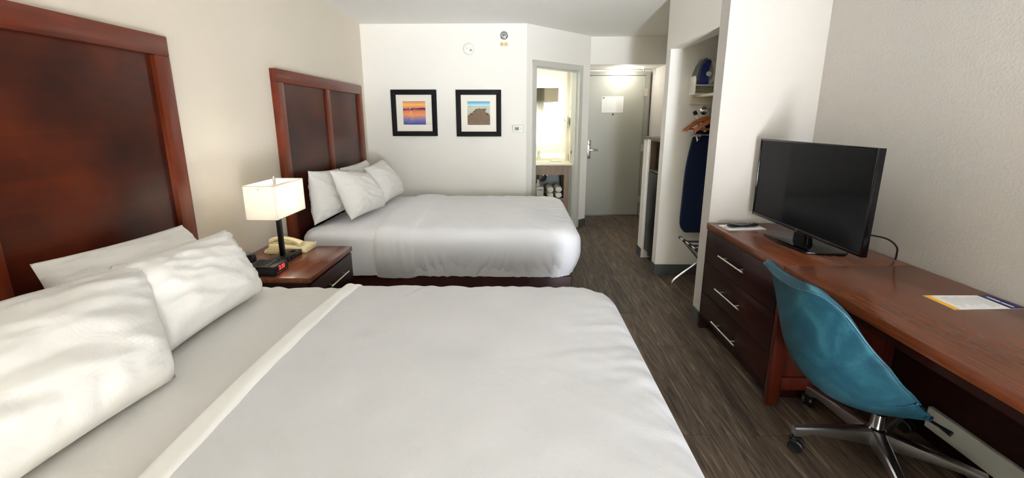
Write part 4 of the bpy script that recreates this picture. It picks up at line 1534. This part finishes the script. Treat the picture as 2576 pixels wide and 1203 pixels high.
# side facing the room: stiles with a recessed panel
mb = MB()
mb.box(FXD, FXD + 0.065, DY0, DY0 + 0.028, 0.0, DZ - 0.040, 0.002)
mb.box(BACK - 0.06, BACK, DY0, DY0 + 0.028, 0.0, DZ - 0.040, 0.002)
mb.box(FXD + 0.065, BACK - 0.06, DY0, DY0 + 0.026, 0.085, 0.155, 0.002)
mb.box(FXD + 0.065, BACK - 0.06, DY0, DY0 + 0.026, DZ - 0.11, DZ - 0.040, 0.002)
mb.box(FXD + 0.065, BACK - 0.06, DY0 + 0.014, DY0 + 0.027, 0.155, DZ - 0.11)
mb.build('side_panel', M['desk_side'], t)
for z0, z1, hz_ in ((0.490, 0.708, 0.600), (0.272, 0.486, 0.380), (0.104, 0.268, 0.155)):
    d = MB().box(FXD, FXD + 0.019, DY0 + 0.034, DY1 - 0.006, z0, z1, 0.0015).build('drawer', M['desk_dark'], t)
    h = MB().cyl((FXD - 0.028, 2.185, hz_), (FXD - 0.028, 2.470, hz_), 0.0058, seg=14)
    for y in (2.235, 2.420):
        h.cyl((FXD + 0.002, y, hz_), (FXD - 0.028, y, hz_), 0.0045, seg=10)
    h.build('handle', M['nickel'], d)

t = thing('writing_desk', 'long cherry wood writing desk along the right wall', 'desk', (1.58, 1.0, 0))
MB().box(FXD - 0.004, BACK, 0.10, DY0 - 0.001, DZ - 0.040, DZ, 0.002).build('top', M['desk_top'], t)
MB().box(FXD + 0.05, FXD + 0.068, 0.15, DY0 - 0.002, DZ - 0.10, DZ - 0.040).build('apron', M['desk_dark'], t, smooth=0)
MB().box(FXD + 0.02, BACK, 0.12, 0.15, 0.0, DZ - 0.040, 0.002).build('end_panel', M['desk_side'], t)
MB().box(BACK - 0.018, BACK, 0.15, DY0 - 0.002, 0.0, DZ - 0.040).build('back_panel', M['desk_dark'], t, smooth=0)  # added dark sheet that stands for the shade under the desk

# television
t = thing('television', 'flat black television standing on the dresser', 'television', (1.56, 2.22, DZ))
TY0, TY1, TZ0, TZ1, TX = 1.772, 2.648, 0.832, 1.315, 1.520
bz = 0.011
mb = MB()
mb.box(TX, TX + 0.028, TY0, TY0 + bz, TZ0, TZ1, 0.002)
mb.box(TX, TX + 0.028, TY1 - bz, TY1, TZ0, TZ1, 0.002)
mb.box(TX, TX + 0.028, TY0 + bz, TY1 - bz, TZ1 - bz, TZ1, 0.002)
mb.box(TX, TX + 0.028, TY0 + bz, TY1 - bz, TZ0, TZ0 + 0.018, 0.002)
mb.build('bezel', M['black_gloss'], t)
MB().box(TX + 0.004, TX + 0.020, TY0 + bz, TY1 - bz, TZ0 + 0.018, TZ1 - bz).build('screen', M['screen'], t, smooth=0)
mb = MB().hexa([(TX + 0.0285, TY0 + 0.01, TZ0 + 0.01), (TX + 0.07, TY0 + 0.14, TZ0 + 0.06), (TX + 0.07, TY1 - 0.14, TZ0 + 0.06), (TX + 0.0285, TY1 - 0.01, TZ0 + 0.01),
                (TX + 0.0285, TY0 + 0.01, TZ1 - 0.01), (TX + 0.065, TY0 + 0.14, TZ1 - 0.12), (TX + 0.065, TY1 - 0.14, TZ1 - 0.12), (TX + 0.0285, TY1 - 0.01, TZ1 - 0.01)], 0.006)
mb.build('back_cover', M['black'], t)
mb = MB()
mb.mesh(textmesh('LG', 0.013, 0.0004, basis((TX - 0.0006, (TY0 + TY1) / 2, TZ0 + 0.009), (0, -1, 0), (0, 0, 1))))
mb.build('logo', M['steel'], t, smooth=0)
yc = 2.215
MB().hexa([(TX + 0.03, yc - 0.06, DZ + 0.012), (TX + 0.065, yc - 0.06, DZ + 0.012), (TX + 0.065, yc + 0.06, DZ + 0.012), (TX + 0.03, yc + 0.06, DZ + 0.012),
           (TX + 0.03, yc - 0.05, TZ0 + 0.05), (TX + 0.05, yc - 0.05, TZ0 + 0.05), (TX + 0.05, yc + 0.05, TZ0 + 0.05), (TX + 0.03, yc + 0.05, TZ0 + 0.05)], 0.004).build('neck', M['black_gloss'], t)
MB().zprism([(1.47, 2.415), (1.455, 2.25), (1.482, 2.06), (1.53, 2.045), (1.66, 2.03), (1.70, 2.06), (1.70, 2.37), (1.66, 2.41)], DZ + 0.0005, DZ + 0.0125, 0.003).build('foot', M['black_gloss'], t)
mb = MB().tube(smooth_path([(1.58, 1.95, 0.90), (1.66, 1.93, 0.895), (1.76, 1.93, 0.875), (1.83, 1.945, 0.83), (1.852, 1.96, 0.785), (1.855, 1.965, 0.757)], 6), 0.004, 8)
mb.build('power_cable', M['black'], t)

# papers and remote
t = thing('note_card', 'white note card lying under the remote control', 'paper', (1.435, 2.59, DZ))
cA = [(1.308, 2.645), (1.318, 2.520), (1.565, 2.545), (1.560, 2.665)]
MB().zprism(cA, DZ + 0.0004, DZ + 0.0040).build('sheet', M['white'], t, smooth=0)
MB().zprism([(1.313, 2.590), (1.3155, 2.560), (1.33, 2.562), (1.328, 2.592)], DZ + 0.0041, DZ + 0.0045).build('red_stripe', plain('pale_red_ink', (206, 150, 130), 0.7), t, smooth=0)
t = thing('remote_control', 'black television remote control lying on the white card', 'remote control', (1.435, 2.60, DZ + 0.005))
ry = 2.592
rows = []
mb = MB()
for k in range(15):
    u = k / 14
    x = 1.335 + 0.20 * u
    hw_ = 0.021 + 0.004 * math.cos(2 * PI * u) - 0.006 * (abs(2 * u - 1) ** 6)
    zc = DZ + 0.016 + 0.004 * math.cos(2 * PI * u)
    hh = 0.0085 + 0.0015 * math.cos(2 * PI * u) - 0.003 * (abs(2 * u - 1) ** 8)
    rows.append([(x, ry + 0.02 * (u - .5) + hw_ * math.copysign(abs(math.cos(a)) ** .5, math.cos(a)), zc + hh * math.copysign(abs(math.sin(a)) ** .5, math.sin(a))) for a in [2 * PI * q / 20 for q in range(20)]])
V = mb.grid(rows, True)
mb.bm.faces.new(V[0][::-1])
mb.bm.faces.new(V[-1])
mb.build('body', M['black'], t)
mb = MB()
for i in range(7):
    for j in range(3):
        x = 1.365 + i * 0.022
        u = (x - 1.335) / 0.2
        y = ry + 0.02 * (u - .5) + (j - 1) * 0.011
        z = DZ + 0.0245 + 0.0055 * math.cos(2 * PI * u)
        mb.box(x - 0.006, x + 0.006, y - 0.0035, y + 0.0035, z - 0.002, z + 0.0022, 0.0008)
mb.build('buttons', M['steel'], t)
MB().lathe((1.337, ry - 0.004, DZ + 0.021), (-1, -0.2, 0), [(0.004, 0), (0.004, 0.004), (0.001, 0.0045)], 12).build('power_button', M['white_plastic'], t)

t = thing('information_card', 'white card with yellow and navy bands on the desk', 'paper', (1.71, 1.49, DZ))


def card(u0, u1, v0, v1, z0, z1):
    c = [Vector((1.600, 1.551, 0)), Vector((1.596, 1.427, 0)), Vector((1.866, 1.440, 0)), Vector((1.868, 1.556, 0))]

    def q(u, v):
        p = (c[0] * (1 - v) + c[1] * v) * (1 - u) + (c[3] * (1 - v) + c[2] * v) * u
        return (p.x, p.y)
    return [q(u0, v0), q(u0, v1), q(u1, v1), q(u1, v0)], z0, z1


def cprism(mb, u0, u1, v0, v1, z0, z1):
    p, a, b = card(u0, u1, v0, v1, z0, z1)
    return mb.zprism(p, a, b)


cprism(MB(), 0, 1, 0, 1, DZ + 0.0004, DZ + 0.0012).build('sheet', M['white'], t, smooth=0)
cprism(MB(), 0, 0.085, 0, 1, DZ + 0.0012, DZ + 0.0015).build('yellow_band', M['yellow'], t, smooth=0)
cprism(MB(), 0.80, 1, 0, 1, DZ + 0.0012, DZ + 0.0015).build('navy_band', M['navyink'], t, smooth=0)
mb = MB()
cprism(mb, 0.87, 0.905, 0.12, 0.52, DZ + 0.0015, DZ + 0.0018)
cprism(mb, 0.87, 0.905, 0.56, 0.90, DZ + 0.0015, DZ + 0.0018)
mb.build('title_text', M['white'], t, smooth=0)
mb = MB()
rnd = random.Random(9)
for k in range(12):
    u = 0.17 + k * 0.05
    cprism(mb, u, u + 0.012, 0.12 + 0.1 * rnd.random(), 0.6 + 0.3 * rnd.random(), DZ + 0.0012, DZ + 0.0015)
mb.build('printed_text', M['greyink'], t, smooth=0)

# ------------------------------------------------------------------ desk chair
HX, HY, YAW = 1.54, 1.565, -0.0335
SOX, SOY = -0.109, -0.032     # the shell sits back of the column
ch = thing('desk_chair', 'teal vinyl swivel chair with polished five star base at the desk', 'chair', (HX, HY, 0), local=True, rotz=YAW)
SP = [  # f, z, half width, curl
    (0.074, 0.427, 0.197, 0.033), (0.085, 0.392, 0.247, 0.058), (0.046, 0.347, 0.284, 0.099), (-0.021, 0.318, 0.305, 0.142), (-0.125, 0.324, 0.313, 0.172),
    (-0.219, 0.369, 0.314, 0.190), (-0.286, 0.470, 0.308, 0.181), (-0.322, 0.591, 0.286, 0.138), (-0.342, 0.697, 0.253, 0.081), (-0.362, 0.766, 0.225, 0.053),
    (-0.375, 0.799, 0.189, 0.031), (-0.384, 0.804, 0.134, 0.019)]


def spl(a, t):
    n = len(a) - 1
    x = t * n
    i = min(n - 1, int(x))
    f = x - i
    p0, p1, p2, p3 = a[max(0, i - 1)], a[i], a[i + 1], a[min(n, i + 2)]
    return tuple(0.5 * ((2 * p1[k]) + (-p0[k] + p2[k]) * f + (2 * p0[k] - 5 * p1[k] + 4 * p2[k] - p3[k]) * f * f + (-p0[k] + 3 * p1[k] - 3 * p2[k] + p3[k]) * f ** 3) for k in range(len(p1)))


def shell_pt(s, tt, off):
    f, z, wd, c = spl(SP, s)
    f1, z1, _, _ = spl(SP, min(1, s + 0.01))
    f0, z0_, _, _ = spl(SP, max(0, s - 0.01))
    df, dz = f1 - f0, z1 - z0_
    L = math.hypot(df, dz) or 1
    nf, nzv = dz / L, -df / L          # towards the sitter
    k = abs(tt) ** 2.3
    return (f + SOX + nf * (c * k + off), SOY + tt * wd, z + nzv * (c * k + off))


mb = MB()
NS_, NT_ = 48, 32
TH = 0.034
rows_o, rows_i = [], []
for i in range(NS_ + 1):
    s = i / NS_
    ro, ri = [], []
    for j in range(NT_ + 1):
        tt = 2 * j / NT_ - 1
        e = max(abs(tt), abs(2 * s - 1) ** 6)
        off = TH * max(0.0, 1 - e ** 8) ** 0.5
        ro.append(shell_pt(s, tt, 0.0))
        ri.append(shell_pt(s, tt, 0.004 + off))
    rows_o.append(ro)
    rows_i.append(ri)
Vo = mb.grid(rows_o)
Vi = mb.grid([r[::-1] for r in rows_i])
bd_o = [Vo[i][0] for i in range(NS_ + 1)] + [Vo[NS_][j] for j in range(1, NT_ + 1)] + [Vo[i][NT_] for i in range(NS_ - 1, -1, -1)] + [Vo[0][j] for j in range(NT_ - 1, 0, -1)]
Vi = [r[::-1] for r in Vi]
bd_i = [Vi[i][0] for i in range(NS_ + 1)] + [Vi[NS_][j] for j in range(1, NT_ + 1)] + [Vi[i][NT_] for i in range(NS_ - 1, -1, -1)] + [Vi[0][j] for j in range(NT_ - 1, 0, -1)]
for k in range(len(bd_o)):
    k2 = (k + 1) % len(bd_o)
    mb.bm.faces.new((bd_o[k], bd_o[k2], bd_i[k2], bd_i[k]))
sh_ = mb.build('shell', M['teal'], ch, smooth=75)
pts = [shell_pt(i / 60, -1, 0.003) for i in range(61)] + [shell_pt(1, -1 + 2 * j / 20, 0.003) for j in range(1, 20)] + [shell_pt(1 - i / 60, 1, 0.003) for i in range(61)]
MB().tube(pts, 0.0042, 8).build('piping', M['teal'], sh_, smooth=75)
mb = MB().box(-0.16, 0.08, -0.11, 0.07, 0.300, 0.322, 0.006)
mb.cyl((0, 0, 0.26), (0, 0, 0.305), 0.05, 0.07, 20)
mb.tube([(0.02, -0.10, 0.312), (0.05, -0.19, 0.306), (0.06, -0.225, 0.302)], [0.006, 0.006, 0.011], 10)
mb.build('seat_mechanism', M['black'], ch)
MB().lathe((0, 0, 0.06), (0, 0, 1), [(0.033, 0), (0.036, 0.004), (0.036, 0.075), (0.026, 0.085), (0.026, 0.15), (0.016, 0.155), (0.016, 0.205), (0.001, 0.205)], 28).build('column', M['chrome'], ch)
for k in range(5):
    a = math.radians(176 + 72 * k)
    dx, dy = math.cos(a), math.sin(a)
    nx_, ny_ = -dy, dx
    R0, R1 = 0.025, 0.325
    rows = []
    for i in range(11):
        u = i / 10
        r = R0 + (R1 - R0) * u
        wt = 0.023 - 0.008 * u
        zt = 0.138 - 0.016 * u - 0.008 * u * u
        zb = 0.064 + 0.026 * u + 0.006 * math.sin(PI * u)
        if i >= 9:
            zb = 0.072
        rows.append([(r * dx + nx_ * w_, r * dy + ny_ * w_, z_) for w_, z_ in ((-wt * 0.85, zb), (wt * 0.85, zb), (wt, zb + 0.004), (wt, zt - 0.005), (wt * 0.7, zt), (-wt * 0.7, zt), (-wt, zt - 0.005), (-wt, zb + 0.004))])
    mb = MB()
    V = mb.grid(rows, True)
    mb.bm.faces.new(V[0][::-1])
    mb.bm.faces.new(V[-1])
    lg = mb.build('leg', M['alu'], ch, smooth=40)
    cx_, cy_ = R1 * dx * 0.985, R1 * dy * 0.985
    ca = a + 0.9 + 0.7 * k
    ux, uy = math.cos(ca), math.sin(ca)
    mb = MB()
    ox, oy = cx_ - 0.012 * uy, cy_ + 0.012 * ux
    for s in (-1, 1):
        mb.lathe((ox + ux * s * 0.007, oy + uy * s * 0.007, 0.029), (ux * s, uy * s, 0), [(0.024, 0), (0.029, 0.002), (0.029, 0.015), (0.024, 0.018), (0.018, 0.016), (0.001, 0.017)], 24)
    mb.cyl((ox - ux * 0.008, oy - uy * 0.008, 0.029), (ox + ux * 0.008, oy + uy * 0.008, 0.029), 0.012, seg=12)
    mb.cyl((cx_, cy_, 0.030), (cx_, cy_, 0.075), 0.008, seg=12)
    mb.box(cx_ - 0.014, cx_ + 0.014, cy_ - 0.014, cy_ + 0.014, 0.048, 0.066, 0.006)
    mb.build('caster', M['black'], lg)

# ------------------------------------------------------------------ window drape (seen in the bathroom mirror)
t = thing('window_drape', 'grey window drape seen reflected in the bathroom mirror', 'curtain', (0.0, WY + 0.08, 0.05))
mb = MB()
rows = []
for j in range(3):
    z = [0.06, 1.2, 2.36][j]
    rows.append([(-0.95 + (0.775 + 0.95) * k / 160, WY + 0.09 + 0.028 * math.sin(k * 2 * PI / 8.0) + 0.006 * math.sin(k * 0.7 + j), z) for k in range(161)])
mb.grid(rows)
o = mb.build('cloth', M['drape'], t, smooth=70)
md = o.modifiers.new('thick', 'SOLIDIFY')
md.thickness = 0.002
MB().cyl((-1.0, WY + 0.09, 2.375), (1.8, WY + 0.09, 2.375), 0.012, seg=14).build('rail', M['nickel'], t)
t = thing('valance', 'pale valance above the window behind the viewer', 'valance', (0.4, WY, 2.0))
MB().box(-0.95, 1.84, WY + 0.002, WY + 0.05, 1.93, 2.34, 0.004).build('board', plain('valance_cloth', (236, 226, 198), 0.8), t)
